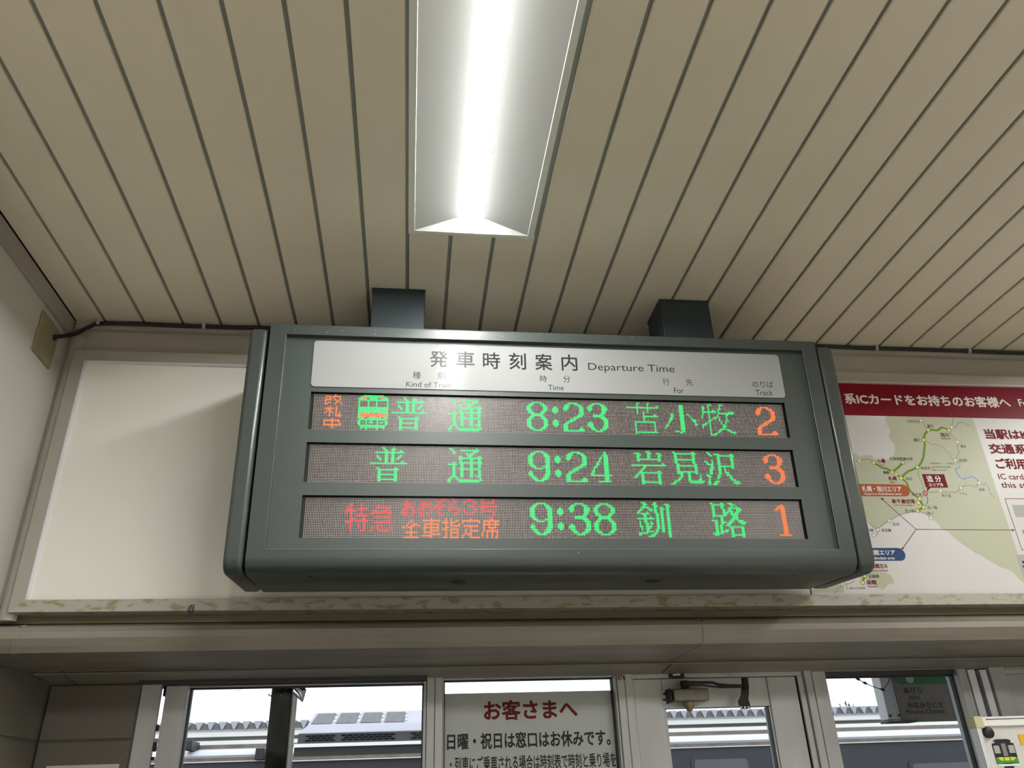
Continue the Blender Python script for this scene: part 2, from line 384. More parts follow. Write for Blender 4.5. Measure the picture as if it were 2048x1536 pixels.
# ================================================================ CEILING LIGHT(S)
def ceiling_light(x0, x1, y0, y1, label, group=None, lamp=None):
    r = thing('ceiling_light', ((x0+x1)/2, (y0+y1)/2, H), label, 'ceiling light', group)
    fl_ = 0.0150; zb = H-0.004; xc0 = x0+0.0150; xc1 = x1-0.0150; yc0 = y0+0.013; yc1 = y1-0.013
    m = MB()
    for a, b, c, d in ((x0, xc0, y0, y1), (xc1, x1, y0, y1), (xc0, xc1, y0, yc0), (xc0, xc1, yc1, y1)): m.box(a, b, c, d, zb, H+0.004)
    m.build('flange', FIXF, r, bevel=0.0012)
    zs = H+0.020; sx0, sx1 = (x0+x1)/2-0.0305, (x0+x1)/2+0.0255; sy0, sy1 = yc0+0.03, yc1-0.026
    m = MB()
    A = [(xc0, yc0, zb+0.001), (xc1, yc0, zb+0.001), (xc1, yc1, zb+0.001), (xc0, yc1, zb+0.001)]
    B = [(sx0, sy0-0.0, zs), (sx1, sy0, zs), (sx1, sy1, zs), (sx0, sy1, zs)]
    for nm, q in (('side_reflector', (A[0], A[3], B[3], B[0])), ('side_reflector', (A[1], B[1], B[2], A[2])), ('end_reflector', (A[2], B[2], B[3], A[3])), ('end_reflector', (A[0], B[0], B[1], A[1]))):
        MB().quad(*q).build(nm, FIXW, r)
    MB().box(sx0+0.0004, sx1-0.0004, sy0+0.0004, sy1-0.0004, zs-0.0002, zs+0.0012).build('diffuser_strip', lamp or STRIP, r)
    m = MB().box(x0+0.004, x1-0.004, y0+0.004, y1-0.004, zs+0.0015, H+0.055); m.build('body_pan', FIXF, r)
    return r
for (k, a, b), lb in zip(FIX, ('white recessed ceiling light with glowing centre strip in front of the board', 'added fill strip light, unseen behind the viewer, in line with the board', 'white strip ceiling light right of the frame, near the map poster', 'added fill strip light, unseen behind the viewer on the right')):
    ceiling_light(fixx(k)[0], fixx(k)[1], a, b, lb, lamp=STRIP2 if b < 0 else STRIP)

# ================================================================ DEPARTURE BOARD
TL_ = 0.0665; SB = 0.98
OB = np.array([.3277, 1.65, .7214]); EX = np.array([1., 0, 0]); EN = np.array([0, -math.cos(TL_), -math.sin(TL_)]); EZ = np.array([0, -math.sin(TL_), math.cos(TL_)])
def BL(a, b, n=0.0): return SB*(OB+a*EX+b*EZ+n*EN)
def bl2(off):
    P0 = OB+EN*off
    def f(u, v):
        d = ray(u, v); t = (P0@EN)/(d@EN); P = d*t-P0; return float(P@EX), float(P@EZ)
    return f
bd = thing('departure_board', BL(0, -0.3, -0.12), 'grey-green train departure board with three lit display rows hanging from ceiling', 'departure board')
DP = 0.243
def tfb(a, n, b): return BL(a, b, n)
ia, ib, rec = 0.633, 0.251, 0.012
# housing: rounded body with recessed front
m = MB(); AB = 0.6705
n = 6; rb = 0.032; rt = 0.006
pr = [(-DP, -0.300), (-DP, 0.279)]
for k in range(5):
    a = math.radians(90-90*k/4); pr.append((-rt+rt*math.cos(a), 0.279-rt+rt*math.sin(a)))
for k in range(7):
    a = math.radians(-90*k/6); pr.append((-rb+rb*math.cos(a), -0.300+rb+rb*math.sin(a)))
# front split so that the opening is real: side bands, top band, bottom band, tray
def body_slice(a0, a1): m.prism(pr, lambda p, q: BL(a0, q, p), lambda p, q: BL(a1, q, p))
body_slice(-AB, -ia); body_slice(ia, AB)
prt = [(-DP, ib), (-DP, 0.279)]+pr[2:7]+[(0, ib)]
m.prism(prt, lambda p, q: BL(-ia, q, p), lambda p, q: BL(ia, q, p))
prb = [(-DP, -0.300), (-DP, -ib), (0, -ib)]+pr[7:]
m.prism(prb, lambda p, q: BL(-ia, q, p), lambda p, q: BL(ia, q, p))
m.build('housing', BOARD, bd, smooth=True)
# thin lip of the opening, its edge highlight put into a lighter colour
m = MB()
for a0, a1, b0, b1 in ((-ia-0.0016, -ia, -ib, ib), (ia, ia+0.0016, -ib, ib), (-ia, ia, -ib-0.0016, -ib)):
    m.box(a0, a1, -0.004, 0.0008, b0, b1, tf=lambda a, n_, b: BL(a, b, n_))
m.build('opening_lip', mat('enamel edge highlight', (0.15, 0.165, 0.16), 0.3), bd, bevel=0.0006)
# front panel with three real windows
rows = [(0.1117, 0.0202), (-0.0104, -0.1020), (-0.1317, -0.2249)]; wa0, wa1 = -0.5682, 0.5690
m = MB(); pb = lambda a, n_, b: BL(a, b, n_)
m.box(-ia, wa0, -0.016, -rec, -ib, ib, pb); m.box(wa1, ia, -0.016, -rec, -ib, ib, pb)
zs_ = [ib]+[z for r_ in rows for z in r_]+[-ib]
for i in range(0, len(zs_), 2): m.box(wa0, wa1, -0.016, -rec, zs_[i+1], zs_[i], pb)
m.build('front_panel', BOARD2, bd)
MB().box(-ia, ia, -DP+0.002, -0.030, -ib, ib, pb).build('inner_tray', DARK, bd)
# end caps
for s_ in (-1, 1):
    m = MB(); cpz = []
    a0, a1 = s_*0.6765, s_*0.7165
    m.prism([(-DP-0.004, -0.300), (-DP-0.004, 0.276)]+[(0.0-0.03*(1-math.cos(math.radians(90-90*k/4))), 0.270-0.016+0.016*math.sin(math.radians(90-90*k/4))) for k in range(5)]+
            [(-rb+rb*math.cos(math.radians(-90*k/6)), -0.301+rb+rb*math.sin(math.radians(-90*k/6))) for k in range(7)],
            lambda p, q: BL(a0, q, p), lambda p, q: BL(a1, q, p))
    o = m.build('end_cap', BOARD, bd, bevel=0.009, seg=4)
    MB().prism([(-DP+0.01, -0.29), (-DP+0.01, 0.265), (-0.012, 0.265), (-0.012, -0.29)], lambda p, q: BL(s_*0.6700, q, p), lambda p, q: BL(s_*0.6770, q, p)).build('end_gap', DARK, bd)
# header plate and lettering
hp = Plane(bl2(-0.010), BL)
m = MB(); Pq = []
def rr2(a0, b0, a1, b1, r, n=6):
    P = []
    for (cx_, cy_, st) in ((a1-r, b1-r, 0), (a0+r, b1-r, 90), (a0+r, b0+r, 180), (a1-r, b0+r, 270)):
        for k in range(n+1):
            t_ = math.radians(st+90*k/n); P.append((cx_+r*math.cos(t_), cy_+r*math.sin(t_)))
    return P
m.prism(rr2(-0.5700, 0.1235, 0.5735, 0.2415, 0.009), lambda p, q: BL(p, q, -rec), lambda p, q: BL(p, q, -0.0098))
hd = m.build('header_plate', HEADER, bd, bevel=0.0005)
c1 = (600, 670, 5.12); c2 = (960, 680, 5.12); c3 = (1230, 680, 5.12)
for ch, px, cr in (('発', (1330, 160, 1512, 332), c1), ('車', (1600, 165, 1787, 338), c1), ('時', (28, 124, 208, 299), c2), ('刻', (296, 130, 474, 306), c2), ('案', (561, 139, 743, 313), c2), ('内', (829, 147, 1001, 318), c2)):
    mb = MB(); hp.text(mb, ch, px, cr, off=-0.00975, bold=0.012, res=4); mb.build('lettering', INK, hd)
for ch, px, cr, bo in (('Departure Time', (1105, 235, 1997, 355), c2, 0.0), ('時', (612, 362, 686, 431), c2, 0.004), ('分', (850, 365, 926, 436), c2, 0.004), ('Time', (697, 459, 858, 516), c2, 0.0),
    ('種', (1155, 375, 1236, 450), c1, 0.004), ('別', (1408, 382, 1484, 456), c1, 0.004), ('Kind of Train', (1088, 476, 1548, 541), c1, 0.0),
    ('行', (485, 394, 561, 463), c3, 0.004), ('先', (722, 399, 801, 469), c3, 0.004), ('For', (600, 489, 709, 547), c3, 0.0), ('のりば', (1400, 419, 1626, 490), c3, 0.004), ('Track', (1436, 511, 1620, 570), c3, 0.0)):
    mb = MB(); hp.text(mb, ch, px, cr, off=-0.00975, bold=bo, res=3); mb.build('lettering', INK, hd)
# display rows
LED = """13.o17.13g268.|7.4o.5o12.2go10g2o2g10.2g5.g22.2g15.g106.2g5.2g40.3g5.3g42.|10.o.o3.o11.2g3o2.5g2.2o3g10.2g3.3g22.2g4.12g35.6g18.6g10.6g24.g6.g21.3g13.g3.g7.g28.6o10.|7.4o2.o2.o11.3go15g11.2g2.2g3.2g19.2g11.3g34.3g4.3g14.3g3.4g6.3g4.3g22.g6.g5.2g14.3g13.2g2.g7.g26.3o3.4o8.|7.o6.2o12.g5.g4.g6.g5.18g18.2g6.2g.3g35.3g6.3g12.4g5.3g4.3g6.3g14.22g14.3g13.2g2.g6.2g25.4o5.3o7.|7.o.2o3.o.o11.g5.g4.g6.g11.2g2.2g33.4g35.3g8.3g4.2g5.3g7.3g2.4g6.4g20.g6.g21.3g13.g3.g2.2g2.g26.3o7.3o6.|7.2o4.o3.o10.g5.g4.g6.g6.g4.2g2.2g3.2g23.2g4.2g4.2g30.3g8.3g3.4g3.4g7.3g3.3g6.4g20.g6.g21.3g13.10g.g6.4g15.4o7.3o6.|28.g5.g4.g6.g6.2g3.2g2.2g2.2g24.15g29.3g8.3g3.4g4.2g8.3g3.2g7.3g21.g3.g2.g21.3g13.g3.g6.11g16.2o8.3o6.|10.o3.o13.19g7.2g2.2g2.2g.2g25.2g5.2g3.2g31.3g6.3g4.4g14.3g12.3g21.g3.g18.2g4.3g2.g10.g3.g5.g5.2g30.3o6.|7.6o.o13.19g8.g2.2g2.2g29.g5.2g3.2g31.4g4.3g6.2g15.3g11.3g26.g6.2g10.2g4.3g3.g8.g4.g5.g5.g31.3o6.|9.2o3.o13.19g11.2g2.2g4.2g18.2g2.15g32.8g23.4g6.7g27.10g9.2g4.3g4.g7.g4.g2.3g.g4.g30.4o6.|8.o.2o2.o13.19g2.23g13.6g2.2g4.2g3.2g33.8g22.4g7.8g26.g17.2g5.3g5.g11.g.g.g2.g4.g29.4o7.|7.o2.o.o.o.o11.g7o.2o.6og41.2g3.2g4.2g3.2g32.3g4.3g19.4g14.4g25.g17.2g5.3g5.3g9.2g5.g4.2g26.4o9.|10.o3.o.o11.g17og41.2g3.2g4.2g3.2g31.3g6.3g16.4g17.4g24.g16.2g6.3g6.2g8.2g7.g2.g26.4o11.|10.o3.4o10.g5o.5o.5og6.2g9.2g22.2g2.13g31.3g8.3g4.2g8.4g19.3g18.14g9.g7.3g7.g6.2g.g7.g2.g25.4o12.|28.4g2.9g.3g7.13g21.2g3.2g4.2g3.2g30.3g8.3g3.4g5.4g11.2g8.3g18.g12.g8.g8.3g7.2g3.3g2.g8.2g24.4o14.|12.o16.17g8.2g8.2g22.2g3.2g4.2g3.2g30.3g8.3g3.4g4.3g12.4g7.3g18.g12.g7.2g8.3g7.g4.g4.g8.3g22.3o16.|7.10o11.2g3.g2.g3.g4.2g7.2g8.2g22.2g3.2g4.2g3.2g30.3g8.3g3.4g3.3g13.4g7.3g18.g12.g7.g9.3g12.g4.g8.2g22.3o17.|7.o4.o3.o11.2g.g.g.3g2.g.2g.2g7.12g22.2g3.2g4.2g.g.2g30.3g8.3g4.2g4.3g14.3g6.4g18.g12.g6.g10.3g17.g6.3g.2g20.3o17.|7.o4.o4.o10.2g3.g6.g4.2g7.2g8.2g21.4g2.2g4.2g2.3g31.3g6.3g11.3g8.2g5.3g5.3g19.g12.g17.3g17.g5.2g4.3g18.3o8.2o7.|7.11o11.17g8.2g8.2g20.2g2.2g13.g32.3g4.3g12.3g7.4g5.3g2.4g20.g12.g13.3g.3g17.g4.2g7.4g15.3o7.4o6.|12.o17.15g9.12g19.2g4.16g33.6g14.14g7.5g22.15g15.2g19.g2.2g11.g16.14o6.|12.o17.g2.g6.g3.g9.2g8.2g19.2g5.13g103.g50.4g49.|33.g6.g271.
312.|44.2g5.g34.2g15.g109.3g15.2g11.2g8.2g56.|45.2g3.3g34.2g4.12g35.6g18.6g15.2g18.4g5.3g3.3g9.15g8.2g2.4g7.2g24.6o10.|46.2g2.2g3.2g31.2g11.3g34.3g4.3g14.3g3.4g13.2g20.3g4.2g5.3g8.2g10.2g10.2g3.12g21.3o4.3o8.|40.18g30.2g6.2g.3g35.3g6.3g12.4g5.3g11.4g19.2g5.2g5.2g9.2g10.2g15.2g7.2g21.3o6.3o7.|46.2g2.2g45.4g35.3g7.4g4.2g5.3g7.3g9.g.3g19.2g5.2g5.2g9.2g10.2g15.2g7.2g20.4o6.4o6.|41.g4.2g2.2g3.2g35.2g4.2g4.2g30.3g8.3g3.4g3.4g7.3g8.2g.3g19.16g9.14g11.g3.2g7.2g21.3o6.4o6.|41.2g3.2g2.2g2.2g36.15g29.3g8.3g3.4g4.2g8.3g8.g2.3g19.2g12.2g9.2g10.2g6.2g3.g3.2g7.2g21.2o7.3o7.|42.2g2.2g2.2g.2g37.2g5.2g3.2g30.3g8.3g3.4g14.3g7.2g2.3g44.2g10.2g7.2g2.g3.2g7.2g30.3o7.|43.g2.2g2.2g41.g5.2g3.2g30.3g8.3g4.2g15.3g6.2g3.3g35.2g8.2g10.2g7.4g3.2g7.2g29.3o8.|46.2g2.2g4.2g30.2g2.15g29.3g8.3g20.4g6.2g3.3g15.23g7.14g9.2g3.11g24.7o9.|37.23g25.6g2.2g4.2g3.2g31.3g7.3g19.4g6.2g4.3g23.2g20.2g10.2g9.2g3.2g2.g4.2g24.8o8.|88.2g3.2g4.2g3.2g32.3g4.5g17.4g7.2g5.3g22.2g21.2g10.2g8.3g3.2g2.g35.4o7.|88.2g3.2g4.2g3.2g34.5g2.3g15.4g9.g6.3g21.2g22.2g10.2g8.2g4.2g2.g36.4o6.|41.2g9.2g34.2g2.13g42.3g4.2g8.4g9.2g6.3g20.2g10.2g11.14g8.2g4.2g2.3g35.3o6.|42.13g33.2g3.2g4.2g3.2g31.g9.3g3.4g5.4g11.2g6.3g19.16g10.4g3.2g3.2g8.2g4.2g3.2g25.2o8.3o6.|42.2g8.2g34.2g3.2g4.2g3.2g30.3g8.3g3.4g4.3g12.2g7.3g18.2g.2g9.2g13.2g3.2g6.g3.3g5.2g4.3g23.4o7.3o6.|42.2g8.2g34.2g3.2g4.2g3.2g30.3g7.4g3.4g3.3g13.14g15.2g2.2g9.2g13.2g3.2g6.g4.3g4.2g6.2g22.4o7.3o6.|42.12g34.2g3.2g4.2g.g.2g31.3g6.3g5.2g4.3g22.3g16.2g3.2g9.2g12.2g4.2g6.g5.g4.2g7.2g23.3o6.4o6.|42.2g8.2g33.4g2.2g4.2g2.3g32.3g4.4g11.3g8.2g12.3g21.2g9.2g11.2g5.2g5.2g5.g14.3g22.3o5.3o7.|42.2g8.2g32.2g2.2g13.g33.3g2.4g12.3g7.4g11.3g21.2g9.2g9.3g6.11g2.2g3.3g10.3g21.3o2.4o8.|42.12g31.2g4.16g33.6g14.14g7.8g20.13g8.2g9.9g3.2g2.3g10.5g22.5o10.|42.2g8.2g31.2g5.13g104.2g9.2g6.3g22.2g.3g13.g39.|312.
82.r.r3.r8.4r5.r6.r198.|60.r9.r3.r3.4r.r.r3.2r5.r4.r4.r6.r93.3g5.2g35.2g5.2g3.3g45.|60.r3.r5.3r.r5.r8.r5.r6.r3.8r26.6g18.6g10.6g22.3g3.3g5.3g28.9g3.4g30.2o11.|27.r5.r24.5r2.r2.3r4.r3.r7.r13.r36.3g4.3g14.3g4.3g6.3g4.3g20.2g5.3g5.3g27.2g4.2g5.g2.g27.5o10.|27.r5.r9.r16.r9.4r4.r2.3r3.r10.3r3.12r21.3g6.3g12.3g6.3g4.3g6.3g18.5g3.2g2.2g2.2g28.2g4.2g3.8g24.6o10.|25.r.r5.r8.9r9.5r5.r3.r2.4r5.r.4r9.r5.r28.3g7.4g4.2g4.4g6.4g2.3g8.3g16.2g3.3g.2g2.3g.2g28.2g5.2g2.2g3.4g22.2o2.3o10.|25.r.r3.6r5.r5.2r8.3r3.r3.3r4.r4.r5.2r4.r2.r6.r3.r29.3g8.3g3.4g4.3g6.4g2.3g8.3g15.2g5.2g.2g2.2g2.2g28.2g5.2g.4g2.3g27.3o10.|24.6r3.r7.r5.r10.r.r4.r.r2.r4.r3.r6.r5.r2.r6.r3.8r22.3g8.3g3.4g4.2g7.3g3.3g8.3g14.2g4.g4.2g2.2g2.2g28.2g5.4g.2g.3g28.3o10.|24.r2.r5.r6.11r6.r2.r3.2r2.r.r3.r4.r11.r4.r4.r4.r6.r22.3g8.3g3.4g13.3g4.3g6.3g15.g.6g4.2g.2g2.2g28.2g5.3g2.5g29.3o10.|24.r2.r5.r5.r10.r7.r.r3.r3.r.r2.r6.3r6.2r6.4r12.r22.3g8.3g4.2g13.3g5.4g4.3g20.2g6.2g.2g2.2g28.9g4.4g29.3o10.|27.r2.8r12.r8.2r2.r5.2r42.r22.3g8.3g14.7g8.8g21.2g2.g3.2g.2g2.2g28.g4.2g6.4g29.3o10.|27.r7.r5.10r59.3r24.3g7.3g14.8g7.8g17.11g.2g.2g2.2g33.2g5.5g29.3o10.|27.3r5.r14.r24.o8.o2.o11.o12.o25.3g4.5g19.4g5.3g4.3g20.2g6.2g.2g2.2g27.4g2.2g4.3g2.4g26.3o10.|27.2r.8r12.r12.o6.11o3.o2.o2.2o2.11o2.10o23.5g2.3g20.4g3.3g6.3g16.g2.2g2.g3.2g.2g2.2g29.2g2.4g.3g4.5g24.3o10.|24.4r7.r5.10r11.o.o10.o6.4o.3o4.o9.o2.o2.o3.o32.3g4.2g15.3g2.3g8.3g15.g3.2g.2g2.2g.2g2.2g29.2g2.2g2.3g6.3g25.3o10.|27.r3.r3.r25.o3.2o4.9o4.o2.o4.o14.10o20.g9.3g3.4g4.2g8.3g2.3g8.3g15.g3.2g.g3.2g.2g2.2g29.2g.2g2.3g35.3o10.|27.r4.r2.r7.r.r4.r9.o2.3o.2o2.o3.o3.o4.o2.6o2.9o3.o2.o3.o21.3g8.3g3.4g3.4g7.3g2.3g8.3g15.2g2.4g3.2g.2g2.2g29.2g.2g4.10g26.3o10.|27.r4.r2.r4.r2.r2.r4.r6.2o.3o7.9o4.2o13.o7.o2.5o21.3g7.4g3.4g3.4g7.3g2.3g8.3g16.g2.3g4.2g.2g2.2g29.2g.2g5.2g5.2g26.3o10.|27.r7.r4.r2.r5.r.r11.o7.o3.o3.o2.3o2.5o4.o2.o7.o4.o24.3g6.3g5.2g5.3g6.4g2.3g8.3g16.g2.2g4.2g2.2g2.2g29.2g.2g.3g.2g5.2g26.3o10.|27.r5.3r3.r4.6r13.o7.o3.5o4.o2.o3.o4.o2.5o3.o.7o22.3g4.4g13.3g5.3g4.3g6.3g20.5g.2g2.2g2.2g29.2g.5g2.2g5.2g26.3o10.|60.7o4.5o8.o2.5o4.o2.o6.o2.o2.o2.o23.3g2.4g15.3g2.4g6.3g4.3g16.6g4.2g7.2g27.7g5.2g5.2g26.3o10.|63.o11.6o3.o2.o3.o3.o.3o6.o2.o2.o2.o24.6g19.5g10.6g18.2g6.3g8.2g28.3g8.9g23.8o8.|63.o6.6o8.o2.o3.o2.o4.o6.o2.o2.o2.o94.4g9.2g39.2g5.2g39.|59.9o7.o7.2o2.5o2.o4.6o4.o2.o.2o196.""".split('\n')
def unpack(row):
    out = []; num = ''
    for ch in row:
        if ch.isdigit(): num += ch
        else:
            out += [ch]*(int(num) if num else 1); num = ''
    return out
a_l, a_r = -0.5599, 0.5617; pxx = (a_r-a_l)/311; tops = (0.1075, -0.0150, -0.1374); pz = 0.0845/23
hexo = [(math.cos(math.pi/3*k+0.5), math.sin(math.pi/3*k+0.5)) for k in range(6)]
ROWL = ['top display row reading green 8:23', 'middle display row reading green 9:24', 'bottom display row reading green 9:38 with red and orange text']
for i in range(3):
    b1, b0 = rows[i]
    mod = MB().box(wa0, wa1, -0.0300, -0.0205, b0, b1, pb).build('display_module', LEDBLK, bd); mod['label'] = ROWL[i]
    MB().box(a_l-pxx*0.6, a_r+pxx*0.6, -0.0205, -0.0190, tops[i]-23*pz-pz*0.6, tops[i]+pz*0.6, pb).build('dot_mask', LEDBACK, mod)
    glow = {'g': MB(), 'o': MB(), 'r': MB()}  # cell-sized squares behind lit dots, imitating bloom in the gaps
    sets = {'.': MB(), 'g': MB(), 'o': MB(), 'r': MB()}
    for r_, line in enumerate(LED[i].split('|')):
        cells = unpack(line)
        for c_, ch in enumerate(cells):
            a = a_l+c_*pxx; b = tops[i]-r_*pz; s_ = sets[ch]; rad = 0.00118 if ch == '.' else 0.00158
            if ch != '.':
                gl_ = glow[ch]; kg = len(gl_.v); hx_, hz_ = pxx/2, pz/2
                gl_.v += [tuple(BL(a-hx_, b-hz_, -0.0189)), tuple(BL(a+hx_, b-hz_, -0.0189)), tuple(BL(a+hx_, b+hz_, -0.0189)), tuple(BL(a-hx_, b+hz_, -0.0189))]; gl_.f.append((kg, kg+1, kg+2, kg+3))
            k = len(s_.v)
            s_.v += [tuple(BL(a+rad*hx, b+rad*hz, -0.0187)) for hx, hz in hexo]+[tuple(BL(a, b, -0.0180))]
            s_.f += [(k+j, k+(j+1) % 6, k+6) for j in range(6)]
    for ch, nm, mt in (('.', 'unlit_dots', LEDOFF), ('g', 'green_dots', LEDG), ('o', 'orange_dots', LEDO), ('r', 'red_dots', LEDR)):
        if sets[ch].v: sets[ch].build(nm, mt, mod, kind='stuff')
        if ch != '.' and glow[ch].v: glow[ch].build(nm.replace('dots', 'painted_bloom'), {'g': GLG, 'o': GLO, 'r': GLR}[ch], mod, kind='stuff')
# underside plugs and screws
for a in (-0.2241, 0.2248):
    m = MB(); N = 20
    m.add([BL(a+0.0185*math.cos(2*math.pi*k/N), -0.3003, -0.118+0.0185*math.sin(2*math.pi*k/N)) for k in range(N)]+[BL(a+0.0170*math.cos(2*math.pi*k/N), -0.3016, -0.118+0.0170*math.sin(2*math.pi*k/N)) for k in range(N)], [(k, (k+1) % N, N+(k+1) % N, N+k) for k in range(N)]+[tuple(range(N, 2*N))])
    m.build('underside_plug', STEELD, bd)
for a in (-0.540, 0.535):
    m = MB(); N = 12
    m.add([BL(a+0.0045*math.cos(2*math.pi*k/N), -0.3004, -0.0389+0.0045*math.sin(2*math.pi*k/N)) for k in range(N)], [tuple(range(N))]); m.build('screw_hole', DARK, bd)
# hangers up to the ceiling
for x0, x1 in ((-0.1190, 0.0135), (0.6350, 0.7690)):
    MB().box(x0, x1, 1.706, 1.824, BL(0, 0.277, 0)[2]-0.012, H-0.003).build('hanger', BRACK, bd, bevel=0.0015)
    MB().box(x0-0.0015, x1+0.0015, 1.7045, 1.8255, H-0.006, H-0.0005).build('hanger_collar', BRACK, bd)
# paint chips
m = MB()
for _ in range(26):
    a = random.uniform(-0.62, 0.64); b = random.choice((random.uniform(0.254, 0.276), random.uniform(0.254, 0.276), random.uniform(-0.288, 0.27))); q = random.uniform(0.0005, 0.0012)
    if abs(a) < ia and abs(b) < ib: continue
    m.add([BL(a-q, b-q*0.5, 0.0003), BL(a+q, b-q*.6, 0.0003), BL(a+q*1.6, b+q*0.6, 0.0003), BL(a-q*.5, b+q, 0.0003)], [(0, 1, 2, 3)])
m.build('paint_chips', GREYL, bd, kind='stuff')

# ================================================================ MAP POSTER
YP = 1.9222
pst = thing('map_poster', (1.9, YP, 0.43), 'transport card area map poster with crimson header band behind the board', 'poster')
pp = Plane(lambda u, v: (float(at(u, v, 1.915)[0]), float(at(u, v, 1.915)[2])), lambda a, b, off=0.0: (a, 1.91506-off*0.22, b))
X7 = (1640, 720, 5.0196); X8 = (1640, 960, 5.0196)
px0 = 1.003; px1 = 2.75; pz0 = 0.4285; pz1 = 1.0335
MB().box(px0, px1, 1.91515, 1.9225, pz0-0.004, pz1).build('sheet', POSTER, pst)
bz = float(at(1860, 834, 1.915)[2])
MB().box(px0, px1, 1.91508, 1.9155, bz, pz1).build('header_band', BAND, pst)
# land
m = MB()
def X(pts7, pts8): return [(1640+x/5.0196, 720+y/5.0196) for x, y in pts7]+[(1640+x/5.0196, 960+y/5.0196) for x, y in pts8]
right_x = float(at(1640+1700/5.0196, 720+1085/5.0196, 1.915)[0])
def tri_poly(pl_, mb_, pts, off):
    from mathutils.geometry import tessellate_polygon
    P = [pl_.p2(*q) for q in pts]
    T = tessellate_polygon([[Vector((a, b, 0)) for a, b in P]])
    mb_.add([pl_.p3(a, b, off) for a, b in P], [tuple(t_) for t_ in T])
coast = [(1640+x/5.0196, 720+y/5.0196) for x, y in ((665, 562), (652, 600), (672, 650), (700, 690), (705, 730), (690, 762), (715, 810), (747, 850), (752, 905), (740, 950), (700, 985), (650, 1010), (600, 1012), (545, 990), (520, 965), (505, 948), (480, 955), (440, 960), (400, 970), (345, 940), (250, 900), (150, 930), (60, 990))]
coast += [(1640+x/5.0196, 960+y/5.0196) for x, y in ((60, 240), (150, 260), (300, 300), (400, 340), (465, 375), (500, 430), (530, 475), (580, 492), (640, 450), (700, 412), (760, 375), (840, 338), (900, 326), (985, 322), (1060, 345), (1110, 378), (1160, 415), (1195, 455), (1215, 485), (1290, 520), (1330, 560), (1400, 620), (1470, 672), (1520, 700), (1560, 735), (1620, 758), (1680, 800), (1740, 832), (1800, 868), (1850, 888), (1885, 895), (1940, 930), (2048, 1040))]
P = [pp.p2(*q) for q in coast]
P = [(a, b) for a, b in P if a < right_x+0.001]
P = [(P[0][0], bz)]+P[1:]+[(right_x, P[-1][1]-0.004), (right_x, bz)]
from mathutils.geometry import tessellate_polygon
def fill(mb_, P, off):
    T = tessellate_polygon([[Vector((a, b, 0)) for a, b in P]]); mb_.add([pp.p3(a, b, off) for a, b in P], [tuple(t_) for t_ in T])
fill(m, P, 0.0002); m.build('map_land', LAND, pst); m = MB()
pen = [pp.p2(1640+x/5.0196, 960+y/5.0196) for x, y in ((250, 960), (330, 900), (430, 860), (520, 900), (580, 920), (650, 925), (705, 950), (730, 990), (745, 1030), (720, 1042), (690, 1045), (660, 1080), (620, 1108), (600, 1080), (560, 1060), (480, 1000), (430, 990))]
fill(m, pen, 0.0002); m.build('map_land', LAND, pst); m = MB()
fill(m, [pp.p2(1640+x/5.0196, 960+y/5.0196) for x, y in ((-60, 1085), (60, 1075), (180, 1050), (238, 1058), (236, 1128), (-72, 1130))], 0.0002)
m.build('map_land', LAND, pst)
# thin grey routes
g = 0.0011
for pts, cr in ((((1330, 575), (1333, 610), (1325, 660)), X7), (((1335, 680), (1365, 675), (1378, 640), (1400, 625), (1440, 627), (1475, 655), (1510, 662)), X7), (((1258, 490), (1305, 520), (1328, 560), (1330, 575)), X7),
    (((1015, 610), (1045, 640), (1050, 668), (1080, 700)), X7), (((1300, 715), (1320, 750), (1340, 780), (1380, 820), (1385, 850), (1378, 880), (1400, 920), (1380, 960), (1358, 1000)), X7),
    (((1050, 800), (1090, 830), (1130, 852), (1150, 840), (1200, 860), (1250, 890), (1270, 925), (1305, 935), (1320, 985), (1345, 1003)), X7),
    (((985, 1085), (985, 1150), (1005, 1200), (1030, 1260), (1050, 1330)), X7), (((1065, 1330), (1200, 1322), (1290, 1330), (1370, 1328), (1415, 1285), (1450, 1262), (1500, 1258), (1560, 1275), (1595, 1240)), X7),
    (((1600, 1235), (1635, 1240), (1650, 1270), (1652, 1240), (1665, 1238), (1690, 1270), (1710, 1340), (1755, 1385)), X7),
    (((350, 1020), (395, 1012), (440, 1000), (490, 995), (540, 1030)), X7), (((1065, 1340), (1085, 1400), (1080, 1440)), X7),
    (((1070, 150), (1083, 200), (1075, 235), (1050, 262)), X8), (((985, 310), (880, 328), (800, 350), (720, 395), (640, 440), (590, 480), (578, 500)), X8), (((1000, 315), (1060, 335), (1108, 378)), X8),
    (((470, 400), (500, 440), (540, 475), (575, 500)), X8), (((582, 505), (570, 550), (545, 555)), X8), (((1000, 190), (1030, 165), (1055, 135)), X8), (((225, 1045), (300, 1040), (345, 1010)), X8), (((270, 1045), (270, 1097), (285, 1097)), X8)):
    m = MB(); pp.path(m, pts, g, cr, off=0.0004); m.build('thin_route', GREY, pst)
